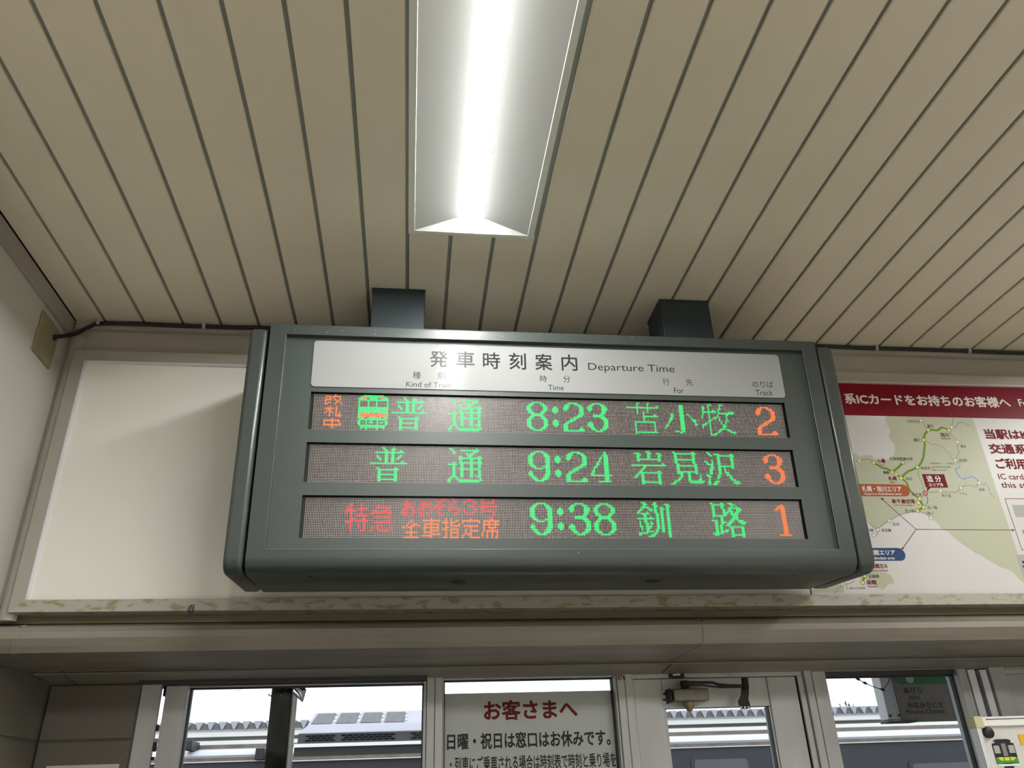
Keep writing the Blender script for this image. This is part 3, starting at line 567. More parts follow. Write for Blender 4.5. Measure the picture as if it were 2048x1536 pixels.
# green routes
for pts, cr in ((((1085, 703), (1130, 702), (1175, 708), (1200, 692), (1225, 678), (1255, 685), (1295, 708)), X7), (((1085, 703), (1050, 750), (1042, 803), (1052, 850), (1045, 920), (1038, 980), (1010, 1040), (978, 1078), (930, 1100), (880, 1120), (845, 1150), (815, 1185)), X7),
    (((540, 1030), (580, 1055), (620, 1080), (680, 1095), (725, 1125), (765, 1145), (815, 1185), (870, 1230), (890, 1290), (930, 1340), (1000, 1392)), X7), (((830, 1030), (780, 1085), (725, 1125)), X7),
    (((1000, 188), (1040, 272), (980, 308)), X8), (((445, 960), (428, 1030)), X8)):
    m = MB(); pp.path(m, pts, 0.0062, cr, off=0.0006); m.build('green_route', ROUTE, pst)
m = MB(); pp.path(m, ((1385, 1020), (1410, 1075), (1360, 1095), (1370, 1130), (1400, 1170), (1430, 1195), (1490, 1185), (1520, 1165), (1560, 1190), (1595, 1222)), 0.0062, X7, off=0.0005); m.build('pale_blue_route', LBLUE, pst)
# stops
def stop(x, y, cr, r0, r1, mt, nm):
    m_ = MB(); pp.disc(m_, x, y, r0, cr, 0.0008); o_ = m_.build(nm, GREY, pst); m_ = MB(); pp.disc(m_, x, y, r1, cr, 0.0010); m_.build('stop_centre', mt, o_)
for x, y, cr in ((1085, 703, X7), (1295, 706, X7), (1043, 803, X7), (978, 1077, X7), (540, 1032, X7), (830, 1030, X7), (725, 1126, X7), (764, 1145, X7), (815, 1186, X7), (1001, 188, X8), (987, 228, X8), (1041, 273, X8), (980, 308, X8), (445, 960, X8), (427, 1029, X8)):
    stop(x, y, cr, 0.0062, 0.0048, STOPY, 'yellow_stop')
for x, y, cr in ((1014, 610, X7), (1322, 675, X7), (1380, 823, X7), (1358, 1006, X7), (1598, 1235, X7), (1417, 1285, X7), (1208, 1312, X7), (397, 1012, X7), (1112, 380, X8), (696, 410, X8), (580, 501, X8), (541, 554, X8), (225, 1045, X8)):
    stop(x, y, cr, 0.0058, 0.0048, WHITEP, 'white_stop')
stop(1055, 134, X8, 0.0076, 0.0058, PINK, 'pink_stop')
# area pills, callout, arrows, boxes
m = MB(); a0, b0 = pp.p2(1640+300/5.02, 720+1365/5.02); a1, b1 = pp.p2(1640+882/5.02, 720+1250/5.02); P = rr2(a0, b0, a1, b1, (b1-b0)*0.49); fill(m, P, 0.0012); m.build('orange_area_pill', ORANGE, pst)
m = MB(); a0, b0 = pp.p2(1640+330/5.02, 960+812/5.02); a1, b1 = pp.p2(1640+838/5.02, 960+682/5.02); P = rr2(a0, b0, a1, b1, (b1-b0)*0.49); fill(m, P, 0.0012); m.build('blue_area_pill', BLUE, pst)
m = MB(); pp.poly(m, ((1022, 1145), (1245, 1147), (1287, 1282), (1112, 1282), (1070, 1325), (1075, 1280), (1062, 1278)), X7, off=0.0012); m.build('station_callout', CALL, pst)
q = 0.0016
for pts, hd_ in ((((615, 185), (965, 495)), ((608, 178), (640, 188), (622, 206))), (((965, 495), (1950, 503)), ((1955, 503), (1925, 492), (1925, 514))), (((965, 495), (825, 695)), ((820, 702), (820, 675), (846, 686)))):
    m = MB(); pp.path(m, pts, q, X8, off=0.0012); pp.poly(m, hd_, X8, 0.0012); m.build('crimson_arrow', RED, pst)
m = MB()
a0, b0 = pp.p2(1640+1958/5.02, 960+700/5.02); a1, b1 = pp.p2(1640+1856/5.02, 960+187/5.02)
a0 = a1
for (s0, s1) in (((a0, b0), (a0, b1)), ((a0, b1), (a0+0.62, b1)), ((a0, b0), (a0+0.62, b0))):
    d_ = 0.0014
    m.add([pp.p3(min(s0[0], s1[0])-d_/2, min(s0[1], s1[1])-d_/2, 0.0012), pp.p3(max(s0[0], s1[0])+d_/2, min(s0[1], s1[1])-d_/2, 0.0012), pp.p3(max(s0[0], s1[0])+d_/2, max(s0[1], s1[1])+d_/2, 0.0012), pp.p3(min(s0[0], s1[0])-d_/2, max(s0[1], s1[1])+d_/2, 0.0012)], [(0, 1, 2, 3)])
m.build('crimson_box_outline', RED, pst)
m = MB(); a_, b_ = pp.p2(1640+1965/5.02, 960+750/5.02); m.add([pp.p3(a_, pz0, 0.0003), pp.p3(px1, pz0, 0.0003), pp.p3(px1, b_, 0.0003), pp.p3(a_, b_, 0.0003)], [(0, 1, 2, 3)]); m.build('grey_note_box', GREYL, pst)
m = MB(); a_, b_ = pp.p2(1640+1925/5.02, 960+250/5.02); m.add([pp.p3(a_, b_-0.035, 0.0004), pp.p3(a_+0.06, b_-0.035, 0.0004), pp.p3(a_+0.06, b_, 0.0004), pp.p3(a_, b_, 0.0004)], [(0, 1, 2, 3)]); m.build('card_picture', GREYL, pst)
def plab(nm, mt, items, off=0.0014):
    for st, px, cr, bo in items:
        mb_ = MB(); pp.text(mb_, st, px, cr, off=off, bold=bo, res=2); mb_.build('lettering', mt, pst)['label'] = nm.replace('_', ' ')
plab('white_lettering', WHITEP, [('系ICカードをお持ちのお客様へ', (230, 330, 1925, 482), X7, 0.030), ('Fo', (1978, 392, 2100, 468), X7, 0.02), ('追 分', (1060, 1158, 1224, 1227), X7, 0.03), ('エリア外', (1085, 1234, 1246, 1272), X7, 0.03),
    ('札幌・旭川エリア', (412, 1262, 825, 1326), X7, 0.03), ('Sapporo-Asahikawa area', (440, 1330, 825, 1362), X7, 0.02), ('函館エリア', (482, 700, 760, 755), X8, 0.03), ('Hakodate area', (508, 768, 752, 798), X8, 0.02)])
plab('crimson_lettering', RED, [('旭川', (1200, 728, 1300, 773), X7, 0.03), ('Asahikawa', (1210, 776, 1315, 797), X7, 0), ('小樽', (565, 990, 660, 1036), X7, 0.03), ('Otaru', (598, 1042, 650, 1062), X7, 0), ('札幌', (680, 1167, 776, 1211), X7, 0.03), ('Sapporo', (696, 1216, 778, 1240), X7, 0),
    ('新千歳空港', (715, 190, 960, 238), X8, 0.03), ('New Chitose Airport', (750, 244, 950, 265), X8, 0), ('新函館北斗', (470, 838, 685, 888), X8, 0.03), ('Shin-Hakodate Hokuto', (420, 896, 685, 918), X8, 0), ('函館', (462, 1003, 573, 1050), X8, 0.03), ('Hakodate', (475, 1056, 580, 1079), X8, 0),
    ('当駅はK', (1632, 690, 2110, 802), X7, 0.04), ('交通系I', (1678, 838, 2120, 948), X7, 0.04), ('ご利用', (1742, 985, 2090, 1100), X7, 0.04), ('IC cards', (1780, 1140, 2082, 1202), X7, 0.01), ('this station', (1808, 1224, 2280, 1288), X7, 0.01), ('JR', (2022, 500, 2085, 540), X8, 0.01)])
plab('black_lettering', INK, [('深川', (1066, 646, 1140, 684), X7, 0.01), ('滝川', (935, 785, 1008, 820), X7, 0.01), ('北海道医療大学', (692, 975, 936, 1010), X7, 0.01), ('岩見沢', (1005, 1069, 1112, 1102), X7, 0.01), ('桑園', (632, 1114, 698, 1146), X7, 0.01), ('白石', (858, 1175, 930, 1209), X7, 0.01), ('南千歳', (918, 1334, 1026, 1366), X7, 0.01),
    ('沼ノ端', (1070, 258, 1180, 294), X8, 0.01), ('苫小牧', (845, 292, 956, 328), X8, 0.01), ('五稜郭', (480, 949, 598, 986), X8, 0.01), ('●', (2025, 810, 2052, 838), X8, 0), ('●', (2030, 855, 2050, 880), X8, 0)])
plab('grey_lettering', GREY, [('石狩沼田', (870, 601, 1000, 635), X7, 0), ('美瑛', (1404, 850, 1470, 884), X7, 0), ('富良野', (1390, 991, 1482, 1025), X7, 0), ('新夕張', (1218, 1345, 1320, 1379), X7, 0), ('トマム', (1400, 1328, 1480, 1356), X7, 0), ('新得', (1590, 1286, 1656, 1318), X7, 0),
    ('根室線の - - - 区間は', (1102, 1028, 1352, 1050), X7, 0), ('2024年4月1日以降', (1114, 1062, 1314, 1086), X7, 0), ('廃止となります。', (1126, 1095, 1290, 1116), X7, 0),
    ('鵡川', (1072, 318, 1143, 350), X8, 0), ('登別', (725, 428, 798, 460), X8, 0), ('東室蘭', (612, 488, 718, 522), X8, 0), ('室蘭', (462, 488, 540, 518), X8, 0), ('道南いさりび鉄道', (292, 1074, 455, 1097), X8, 0)])
m = MB()
for k in range(12):
    t0 = k/12; P0 = np.array([(1385, 1020), (1410, 1075), (1360, 1095), (1370, 1130), (1400, 1170), (1430, 1195), (1490, 1185), (1520, 1165), (1560, 1190), (1595, 1222)], float)
    s0 = t0*9; i0 = int(s0); q0 = P0[i0]+(P0[i0+1]-P0[i0])*(s0-i0); s1 = min(s0+0.38, 8.999); i1 = int(s1); q1 = P0[i1]+(P0[i1+1]-P0[i1])*(s1-i1)
    pp.path(m, (tuple(q0), tuple(q1)), 0.0011, X7, off=0.0009)
for k in range(5):
    x_, y_ = 225-k*17, 1050+k*19
    pp.path(m, ((x_, y_), (x_-9, y_+10)), 0.0016, X8, off=0.0009)
m.build('dashed_route', GREY, pst, kind='stuff')

# wire twist on the ledge
tw = thing('wire_twist', tuple(at(377, 1233, 1.90)), 'small black wire twist sticking up from the frame bottom rail', 'wire')
m = MB()
Z4 = (340, 1200, 12.7)
for pts in (((475, 435), (480, 330), (520, 200), (570, 105)), ((485, 300), (440, 250), (460, 210), (530, 150), (575, 108)), ((490, 305), (560, 290), (590, 240), (600, 170), (620, 108)), ((480, 300), (520, 290), (590, 300), (600, 260), (575, 175))):
    m.tube([tuple(at(340+x/12.7, 1200+y/12.7, 1.8995)) for x, y in pts], 0.0009, 6)
m.build('wire', CABLE, tw)

# ================================================================ LOWER LEFT TILES
tl = MB().box(XL, -0.695, YWIN, YWIN+0.12, FL, 0.40).build('wall_far_lower', GROUT); tag(tl, kind='structure')
tz = [0.2885, 0.1545, 0.0035, -0.1475, -0.2985, -0.4495, -0.6005, -0.7515, -0.9025, -1.0535, -1.2045, -1.3555, -1.5065]
for i in range(len(tz)-1):
    MB().box(XL+0.004, -0.698, YWIN-0.007, YWIN+0.001, tz[i+1]+0.0055, tz[i]).build('tile', TILE, tl, bevel=0.0015)
yy = [2.292, 1.99, 1.69, 1.39, 1.09, 0.79, 0.49]
for i in range(6):
    for j in range(5):
        MB().box(XL-0.004, XL+0.0005, yy[j+1]+0.004, yy[j], tz[i+1]+0.0055, tz[i] if i else 0.297).build('tile', TILE, wll, bevel=0.001)
pa = thing('paper_notice', (-0.8, YWIN-0.008, -0.2), 'white paper sheet on the tiled wall beside the left window', 'notice')
MB().box(-0.885, -0.714, YWIN-0.0085, YWIN-0.0075, -0.14, 0.1015).build('sheet', PAPER, pa)

# ================================================================ WINDOWS AND DOOR
YF = YWIN; GY = 2.335; ZB = -1.45
def frame_bar(st, x0, x1, z0, z1, par, y0=YF, y1=YF+0.06, m_=ALU, bev=0.0015, name=None):
    return MB().box(x0, x1, y0, y1, z0, z1).build(name or st, m_, par, bevel=bev)
def sash(name, x0, x1, ztop, sl, sr, head, label=None, headm=ALU, glassY=GY, mid=None):
    wdw = thing(name, ((x0+x1)/2, YF, ZB), None, None); wdw['kind'] = 'structure'
    frame_bar('stile', x0, x0+sl, ZB, ztop, wdw); frame_bar('stile', x1-sr, x1, ZB, ztop, wdw)
    frame_bar('head_rail', x0+sl, x1-sr, ztop-head, ztop, wdw, y0=YF+0.012, m_=headm)
    frame_bar('bottom_rail', x0+sl, x1-sr, ZB, ZB+0.12, wdw)
    g_ = 0.0035
    m = MB(); gx0, gx1, gz1, gz0 = x0+sl, x1-sr, ztop-head, ZB+0.12
    m.box(gx0, gx0+g_, glassY-0.012, glassY+0.004, gz0, gz1).box(gx1-g_, gx1, glassY-0.012, glassY+0.004, gz0, gz1).box(gx0, gx1, glassY-0.012, glassY+0.004, gz1-g_, gz1)
    m.build('gasket', RUBBER, wdw)
    MB().quad((gx0, glassY, gz0), (gx1, glassY, gz0), (gx1, glassY, gz1), (gx0, glassY, gz1)).build('pane', GLASS, wdw)
    return wdw
SX = 2.3/2.2
# window 1 (left): outer jamb, gap, sash
tr = thing('trim_7', (0.2, YF, 0.29), None, None); tr['kind'] = 'structure'
frame_bar('jamb', -0.694, -0.6440, FL, 0.2905, tr, y1=YF+0.012)
for z0, z1, x_ in ((0.176, 0.190, -0.642), (0.128, 0.150, -0.6405), (0.108, 0.116, -0.6415)): MB().box(-0.6440, x_+0.0045, YF+0.002, YF+0.012, z0, z1).build('sealant', RUBBER, tr, bevel=0.001)
MB().box(-0.6440, -0.6325, YF+0.02, YF+0.05, 0.262, 0.2905).build('jamb_gap', DARK, tr)
MB().box(-0.694, 0.0465, YF+0.004, YF+0.06, 0.2840, 0.30).build('dark_head', mat('shaded head rail', (0.05, 0.05, 0.05), 0.5), tr)  # dark band above the glass: shade put into the rail colour
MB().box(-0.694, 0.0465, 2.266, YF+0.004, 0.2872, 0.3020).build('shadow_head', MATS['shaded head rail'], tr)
w1 = sash('window_1', -0.6325, 0.0465, 0.2840, 0.0560, 0.0080, 0.0035, headm=ALU)
# mullion pair
for a, b in ((0.0470, 0.0680), (0.0690, 0.0903)): frame_bar('mullion', a, b, FL, 0.304, tr, y0=YF-0.006)
# head above window 2 and door
MB().box(0.0903, 0.5745, YF-0.002, YF+0.06, 0.2915, 0.305).build('head_rail', ALU, tr)
w2 = sash('window_2', 0.0905, 0.5745, 0.2915, 0.0030, 0.0060, 0.0045)
for a, b in ((0.5750, 0.5960), (0.5968, 0.6170)): frame_bar('mullion', a, b, FL, 0.308, tr, y0=YF-0.006)
# door 1
dr = thing('door_1', (0.86, YF, FL), 'aluminium framed glass door with closer', None); dr['kind'] = 'structure'; del dr['label']
DX0, DX1, DZ = 0.6235, 1.1030, 0.2785
MB().box(0.6170, 1.1265, YF-0.002, YF+0.06, 0.2925, 0.306).build('head_rail', ALU, tr, bevel=0.001)
MB().box(0.6170, 1.1265, YF+0.004, YF+0.06, 0.2800, 0.2920).build('head_stop', ALU, tr, bevel=0.001)
MB().box(0.6170, 0.6225, YF+0.002, YF+0.05, FL, 0.2795).build('door_jamb', ALU, tr)
frame_bar('stile', DX0, 0.7060, FL+0.01, DZ, dr, y0=YF+0.006, y1=YF+0.045); frame_bar('stile', 1.0170, DX1, FL+0.01, DZ, dr, y0=YF+0.006, y1=YF+0.045)
frame_bar('glazing_bead', 0.7060, 0.7120, FL+0.13, 0.2, dr, y0=YF+0.010, y1=YF+0.045, bev=0.001); frame_bar('glazing_bead', 1.0110, 1.0165, FL+0.13, 0.2, dr, y0=YF+0.010, y1=YF+0.045, bev=0.001)
frame_bar('top_rail', 0.7065, 1.0165, 0.2010, DZ, dr, y0=YF+0.009, y1=YF+0.045); frame_bar('bottom_rail', 0.7065, 1.0165, FL+0.01, FL+0.13, dr, y0=YF+0.009, y1=YF+0.045)
MB().quad((0.712, GY-0.01, FL+0.13), (1.011, GY-0.01, FL+0.13), (1.011, GY-0.01, 0.201), (0.712, GY-0.01, 0.201)).build('pane', GLASS, dr)
MB().box(1.0085, 1.011, YF+0.012, YF+0.03, FL+0.13, 0.201).build('gasket', RUBBER, dr)
MB().box(1.1035, 1.1085, YF+0.01, YF+0.05, FL, 0.279).build('door_gap', DARK, tr)
frame_bar('jamb', 1.1090, 1.1255, FL, 0.2795, tr, y0=YF+0.003); frame_bar('jamb', 1.1270, 1.1485, FL, 0.308, tr, y0=YF-0.006)
MB().box(1.1485, 1.1525, YF+0.01, YF+0.05, FL, 0.303).build('jamb_gap', DARK, tr)
# window 3
frame_bar('head_rail', 1.1530, 1.70, 0.2900, 0.3035, tr, y0=YF-0.002)
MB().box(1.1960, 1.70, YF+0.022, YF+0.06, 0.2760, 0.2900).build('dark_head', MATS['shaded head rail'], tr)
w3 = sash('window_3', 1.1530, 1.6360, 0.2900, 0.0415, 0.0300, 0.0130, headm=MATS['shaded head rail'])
MB().box(1.6362, 1.6400, YF+0.01, YF+0.05, ZB, 0.29).build('sash_gap', RUBBER, tr)
frame_bar('stile', 1.6402, 1.6640, ZB, 0.288, tr, m_=ALUD)
MB().box(1.6640, 1.6780, YF+0.02, YF+0.05, ZB, 0.288).build('sash_gap', DARK, tr)
frame_bar('stile', 1.6780, 1.7010, ZB, 0.287, tr, m_=ALUD)
MB().box(1.7010, 1.7060, YF+0.01, YF+0.05, FL, 0.303).build('sash_gap', DARK, tr)
frame_bar('jamb', 1.7065, 1.7560, FL, 0.305, tr, y0=YF-0.006)
frame_bar('head_rail', 1.7565, XR, 0.2880, 0.3035, tr); frame_bar('head_stop', 1.7565, XR, 0.2740, 0.2875, tr, y0=YF+0.006)
dr2 = thing('door_2', (2.1, YF, FL), None, None); dr2['kind'] = 'structure'
for a, b in ((1.7570, 1.8370), (1.8375, 1.9300), (1.9305, 2.35)): MB().box(a, b, YF+0.012, YF+0.05, FL+0.01, 0.2735).build('door_panel', ALU, dr2, bevel=0.001)
wfr = bx('wall_far_lower', WALLM, 2.35, XR, YWIN, YWIN+0.12, FL, 0.40); tag(wfr, kind='structure')
wfb = bx('wall_far_base', WALLM, -0.6325, 1.70, YF+0.01, YF+0.08, FL, ZB); tag(wfb, kind='structure')

# red scribble on the mullion, notice, closer
sb = Plane(lambda u, v: (float(at(u, v, YF-0.006)[0]), float(at(u, v, YF-0.006)[2])), lambda a, b, off=0.0: (a, YF-0.0062-off, b))
m = MB(); sb.text(m, '876', (95, 228, 210, 300), (1220, 1316, 6.827), off=0.0004, bold=0.02); o = m.build('red_scribble', RED); tag(o, 'small red number scribble on the mullion left of the door', 'marking')
nt_ = thing('window_notice', (0.33, GY+0.004, -0.4), 'white notice sheet with red heading behind the middle window glass', 'notice')
NY = GY+0.006
MB().box(0.094, 0.568, NY, NY+0.002, -0.42, float(at(1040, 1384.5, NY)[2])).build('sheet', PAPER, nt_)
npn = Plane(lambda u, v: (float(at(u, v, NY)[0]), float(at(u, v, NY)[2])), lambda a, b, off=0.0: (a, NY-off*0.3, b))
m = MB(); npn.text(m, 'お客さまへ', (967, 1401, 1156, 1437), off=0.0006, bold=0.035, res=4); m.build('lettering', RED, nt_)['label'] = 'red heading'
m = MB(); npn.text(m, '日曜・祝日は窓口はお休みです。', (894, 1467, 1222, 1491), off=0.0006, bold=0.03, res=3); m.build('lettering', INK, nt_); m = MB(); npn.text(m, '・列車にご乗車される場合は時刻表で時刻と乗り場を', (900, 1514, 1233, 1534), off=0.0006, bold=0.02, res=3)
m.build('lettering', INK, nt_)

dc = thing('door_closer', tuple(at(1380, 1390, YF)), 'grey-brown door closer with black arm above the glass door', 'door closer')
K2 = (1220, 1316, 6.827)
def kp(x, y, yy_=YF-0.03): return at(1220+x/6.827, 1316+y/6.827, yy_)
p0 = kp(848, 425); p1 = kp(1350, 585)
MB().box(p0[0], p1[0], YF-0.040, YF+0.002, p1[2], p0[2]).build('closer_body', CLOSER, dc, bevel=0.004, seg=3)
q0 = kp(790, 420); q1 = kp(850, 612)
MB().box(q0[0], q1[0], YF-0.036, YF+0.004, q1[2], q0[2]).build('end_block', STEELD, dc, bevel=0.002)
r0 = kp(705, 440, YF); r1 = kp(785, 618, YF)
pf = MB().box(r0[0], r1[0], YF-0.001, YF+0.008, r1[2], r0[2]).build('mounting_plate', ALUD, dc, bevel=0.001)
for yy_ in (490, 570):
    c_ = kp(742, yy_, YF-0.004); MB().tube([(c_[0], YF-0.004, c_[2]), (c_[0], YF, c_[2])], 0.0035, 10).build('screw', STEELD, pf)
c0 = kp(1090, 600); c1_ = kp(1095, 725)
MB().tube([(c0[0], YF-0.02, c0[2]), (c0[0], YF-0.02, c0[2]-0.006), (c0[0], YF-0.02, c0[2]-0.012), (c0[0], YF-0.02, c1_[2])], [0.0150, 0.0150, 0.0125, 0.0060], 14).build('adjuster_cap', BRASS, dc, smooth=True)
s0 = kp(1040, 400); MB().tube([(s0[0], YF-0.02, s0[2]-0.002), (s0[0], YF-0.02, s0[2]+0.018)], 0.012, 14).build('spindle', STEELD, dc, smooth=True)
m = MB()
m.tube([tuple(kp(x, y, YF-0.055)) for x, y in ((1030, 335), (1200, 335), (1400, 335), (1480, 365), (1620, 378), (1850, 380))], 0.0042, 8)
m.tube([tuple(kp(x, y, YF-0.050)) for x, y in ((1050, 375), (1250, 372), (1400, 390), (1500, 400), (1700, 398), (1830, 392))], 0.0026, 8)
m.build('arm', STEELD, dc, smooth=True)
k0 = kp(1840, 350, YF-0.05); MB().tube([(k0[0]-0.002, YF-0.055, k0[2]-0.014), (k0[0], YF-0.055, k0[2]+0.014)], 0.0095, 12).build('arm_joint', STEELD, dc, smooth=True)
m = MB(); sh = [(1795, 400), (1890, 400), (1893, 480), (1885, 560), (1912, 640), (1915, 692), (1785, 696), (1750, 610), (1752, 580), (1790, 510)]
P = [kp(x, y, YF-0.045) for x, y in sh]
m.prism([(float(p[0]), float(p[2])) for p in P], lambda p, q: (p, YF-0.047, q), lambda p, q: (p, YF-0.043, q)); br_ = m.build('shoe_bracket', STEELD, dc)
for x_ in (1788, 1840, 1890):
    c_ = kp(x_, 674, YF-0.047); MB().tube([(c_[0], YF-0.0485, c_[2]), (c_[0], YF-0.0465, c_[2])], 0.0028, 10).build('screw_hole', WHITEM, br_)
a_ = kp(800, 200, YF); b_ = kp(1010, 268, YF)
hw = MB().box(a_[0], b_[0], YF-0.004, YF+0.003, b_[2], a_[2]).build('catch_plate', STEELD); tag(hw, 'dark worn catch plate on the door head above the closer', 'plate')
MB().tube([(a_[0]+0.01, YF-0.005, (a_[2]+b_[2])/2), (b_[0]-0.012, YF-0.005, (a_[2]+b_[2])/2+0.001)], 0.0028, 8).build('plate_bar', ALUD, hw)

# ================================================================ WHITEBOARD SIGN (bottom right)
YS = 2.0
wb = thing('notice_board', (1.85, YS, FL), 'white notice board with cream corner at lower right, train picture on it', 'notice board')
wx0 = 1.4045; wz1 = 0.1365
Z5 = (1920, 1400, 7.0)
def zp(x, y, yy_=YS): return at(1920+x/7.0, 1400+y/7.0, yy_)
MB().box(wx0+0.004, 2.26, YS+0.002, YS+0.014, -0.75, wz1-0.003).build('surface', WBOARD, wb)
MB().box(wx0, 2.264, YS-0.006, YS+0.022, wz1-0.0225, wz1).build('frame_rail', WHITEM, wb, bevel=0.002); MB().box(wx0, 2.264, YS-0.006, YS+0.022, -0.754, -0.734).build('frame_rail', WHITEM, wb, bevel=0.002)
MB().box(wx0+0.03, 2.24, YS-0.0068, YS-0.005, wz1-0.007, wz1-0.005).build('rail_groove', GREY, wb)
MB().box(wx0, wx0+0.012, YS-0.006, YS+0.022, -0.734, wz1-0.0225).build('frame_stile', ALUD, wb, bevel=0.002); MB().box(2.252, 2.264, YS-0.006, YS+0.022, -0.734, wz1-0.0225).build('frame_stile', ALUD, wb, bevel=0.002)
MB().box(wx0-0.002, wx0+0.022, YS-0.0075, YS+0.024, wz1-0.026, wz1+0.0015).build('corner_cap', CREAM, wb, bevel=0.002)
for x_ in (1.5, 2.17): MB().box(x_-0.012, x_+0.012, YS+0.0225, YS+0.045, FL+0.02, 0.05).build('leg', ALUD, wb, bevel=0.002)
for x_ in (1.5, 2.17): MB().box(x_-0.015, x_+0.015, YS-0.2, YS+0.25, FL, FL+0.02).build('foot', ALUD, wb, bevel=0.003)
c_ = zp(400, 458, YS-0.004)
mg = MB().tube([(c_[0], YS+0.0019, c_[2]), (c_[0], YS-0.008, c_[2]), (c_[0], YS-0.010, c_[2])], [0.0125, 0.0125, 0.010], 20).build('magnet', CABLE, None, smooth=True); tag(mg, 'round black magnet near the corner of the notice board', 'magnet')
tpx = Plane(lambda u, v: (float(at(u, v, YS)[0]), float(at(u, v, YS)[2])), lambda a, b, off=0.0: (a, YS+0.0012-off, b))
tp = thing('train_picture', (1.5, YS, 0.0), 'cut-out picture of a green and yellow train front on the notice board', 'picture')
cx_ = float(zp(655, 800)[0]); zt = float(zp(650, 545)[2]); zb_ = float(zp(650, 890)[2]); hw_ = 0.0295
def tq(nm, mt, P, off): m_ = MB(); m_.prism([(cx_+a*hw_, zb_+b*(zt-zb_)) for a, b in P], lambda p, q: (p, YS+0.0018, q), lambda p, q: (p, YS+0.0018-off, q)); return m_.build(nm, mt, tp)
tq('car_front', CABLE, [(-1, 0), (1, 0), (1, 0.78), (0.78, 0.95), (0.5, 1), (-0.5, 1), (-0.78, 0.95), (-1, 0.78)], 0.0012)
tq('green_band', MGREEN, [(-0.99, 0.02), (0.99, 0.02), (0.99, 0.25), (-0.99, 0.25)], 0.0015)
tq('left_pane', GREYL, [(-0.93, 0.42), (-0.40, 0.42), (-0.42, 0.74), (-0.93, 0.74)], 0.0016); tq('middle_pane', GREYM, [(-0.2, 0.3), (0.2, 0.3), (0.2, 0.82), (-0.2, 0.82)], 0.0016); tq('right_pane', GREYL, [(0.40, 0.42), (0.93, 0.42), (0.93, 0.74), (0.42, 0.74)], 0.0016)
tq('left_stripe', MYEL, [(-0.85, 0.25), (-0.55, 0.12), (-0.35, 0.12), (-0.30, 0.27)], 0.0018); tq('middle_stripe', MYEL, [(-0.22, 0.12), (0.22, 0.12), (0.22, 0.26), (-0.22, 0.26)], 0.0018); tq('right_stripe', MYEL, [(0.85, 0.25), (0.55, 0.12), (0.35, 0.12), (0.30, 0.27)], 0.0018)
for s_ in (-1, 1): tq('headlamp', WHITEP, [(s_*0.86-0.09, 0.84), (s_*0.86+0.07, 0.84), (s_*0.80+0.07, 0.90), (s_*0.80-0.09, 0.90)], 0.0018)
tq('coupler', STEELD, [(-0.45, -0.35), (0.45, -0.35), (0.4, 0), (-0.4, 0)], 0.0012); tq('buffer_beam', WHITEM, [(-0.95, -0.1), (0.95, -0.1), (0.95, -0.02), (-0.95, -0.02)], 0.0014)
y0_ = zp(815, 480); y1_ = zp(896, 630)
yl = MB().box(y0_[0], y0_[0]+0.16, YS+0.0004, YS+0.0016, y1_[2], y0_[2]).build('yellow_label', YELLOW, None); tag(yl, 'yellow label strip at the right on the notice board', 'label')

# ================================================================ OUTSIDE
gr = bx('ground', GROUNDM, -60, 80, 2.42, 90, FL-1.1, FL-1.0); tag(gr, kind='structure')
pf_ = bx('platform', ASPH, -20, 30, 2.42, 7.6, FL-1.0, FL-0.02); tag(pf_, kind='structure')
ev = bx('eave', STEELD, -1.5, 6, 2.42, 4.4, 0.60, 0.68); tag(ev, kind='structure')
# post with pipe
a_ = at(548, 1372, 3.2); b_ = at(583, 1372, 3.2)
po = thing('steel_post', ((a_[0]+b_[0])/2, 3.2, FL), 'dark steel post outside the left window with pale pipe beside it', 'post')
cxp = (a_[0]+b_[0])/2; rp = (b_[0]-a_[0])/2+0.006
MB().tube([(cxp, 3.2, FL), (cxp, 3.2, 0.60)], rp, 20).build('post_shaft', mat('black painted post', (0.006, 0.006, 0.006), 0.8, spec=0.05), po, smooth=True)
MB().tube([(cxp+rp+0.009, 3.2, FL), (cxp+rp+0.009, 3.2, 0.60)], 0.0105, 10).build('pale_pipe', WHITEM, po, smooth=True)
m = MB()
for x_ in (-0.022, 0.018): m.tube([(cxp+x_, 3.16, 0.40), (cxp+x_+0.003, 3.14, 0.365), (cxp+x_-0.006, 3.135, 0.345), (cxp+x_-0.016, 3.14, 0.352)], 0.003, 6)
m.build('cable_hook', CABLE, po, smooth=True)
fa = at(602, 1386, 3.1)
ff = thing('floodlight', tuple(fa), 'small chrome floodlight hanging under the eave right of the steel post', 'floodlight')
MB().tube([tuple(fa+np.array([-0.018, 0, 0.016])), tuple(fa+np.array([0.0, 0, 0.0])), tuple(fa+np.array([0.008, 0, -0.030]))], [0.020, 0.021, 0.002], 16).build('lamp_housing', CHROME, ff, smooth=True)
MB().tube([tuple(fa+np.array([0.004, 0, 0.01])), tuple(fa+np.array([0.006, 0.0, 0.06])), (fa[0]+0.006, fa[1], 0.60)], 0.010, 8).build('lamp_arm', STEELD, ff)
ha = at(477, 1374, 2.6); hk = MB().tube([tuple(ha+np.array([-0.011, 0, 0.012])), tuple(ha+np.array([-0.012, 0, -0.002])), tuple(ha+np.array([0, 0, -0.011])), tuple(ha+np.array([0.012, 0, -0.002])), tuple(ha+np.array([0.011, 0, 0.012])), tuple(ha+np.array([0.0, 0, 0.30]))], 0.0008, 5).build('wire_loop', CABLE); tag(hk, 'tiny bent wire loop hanging at the top of the left window', 'wire')

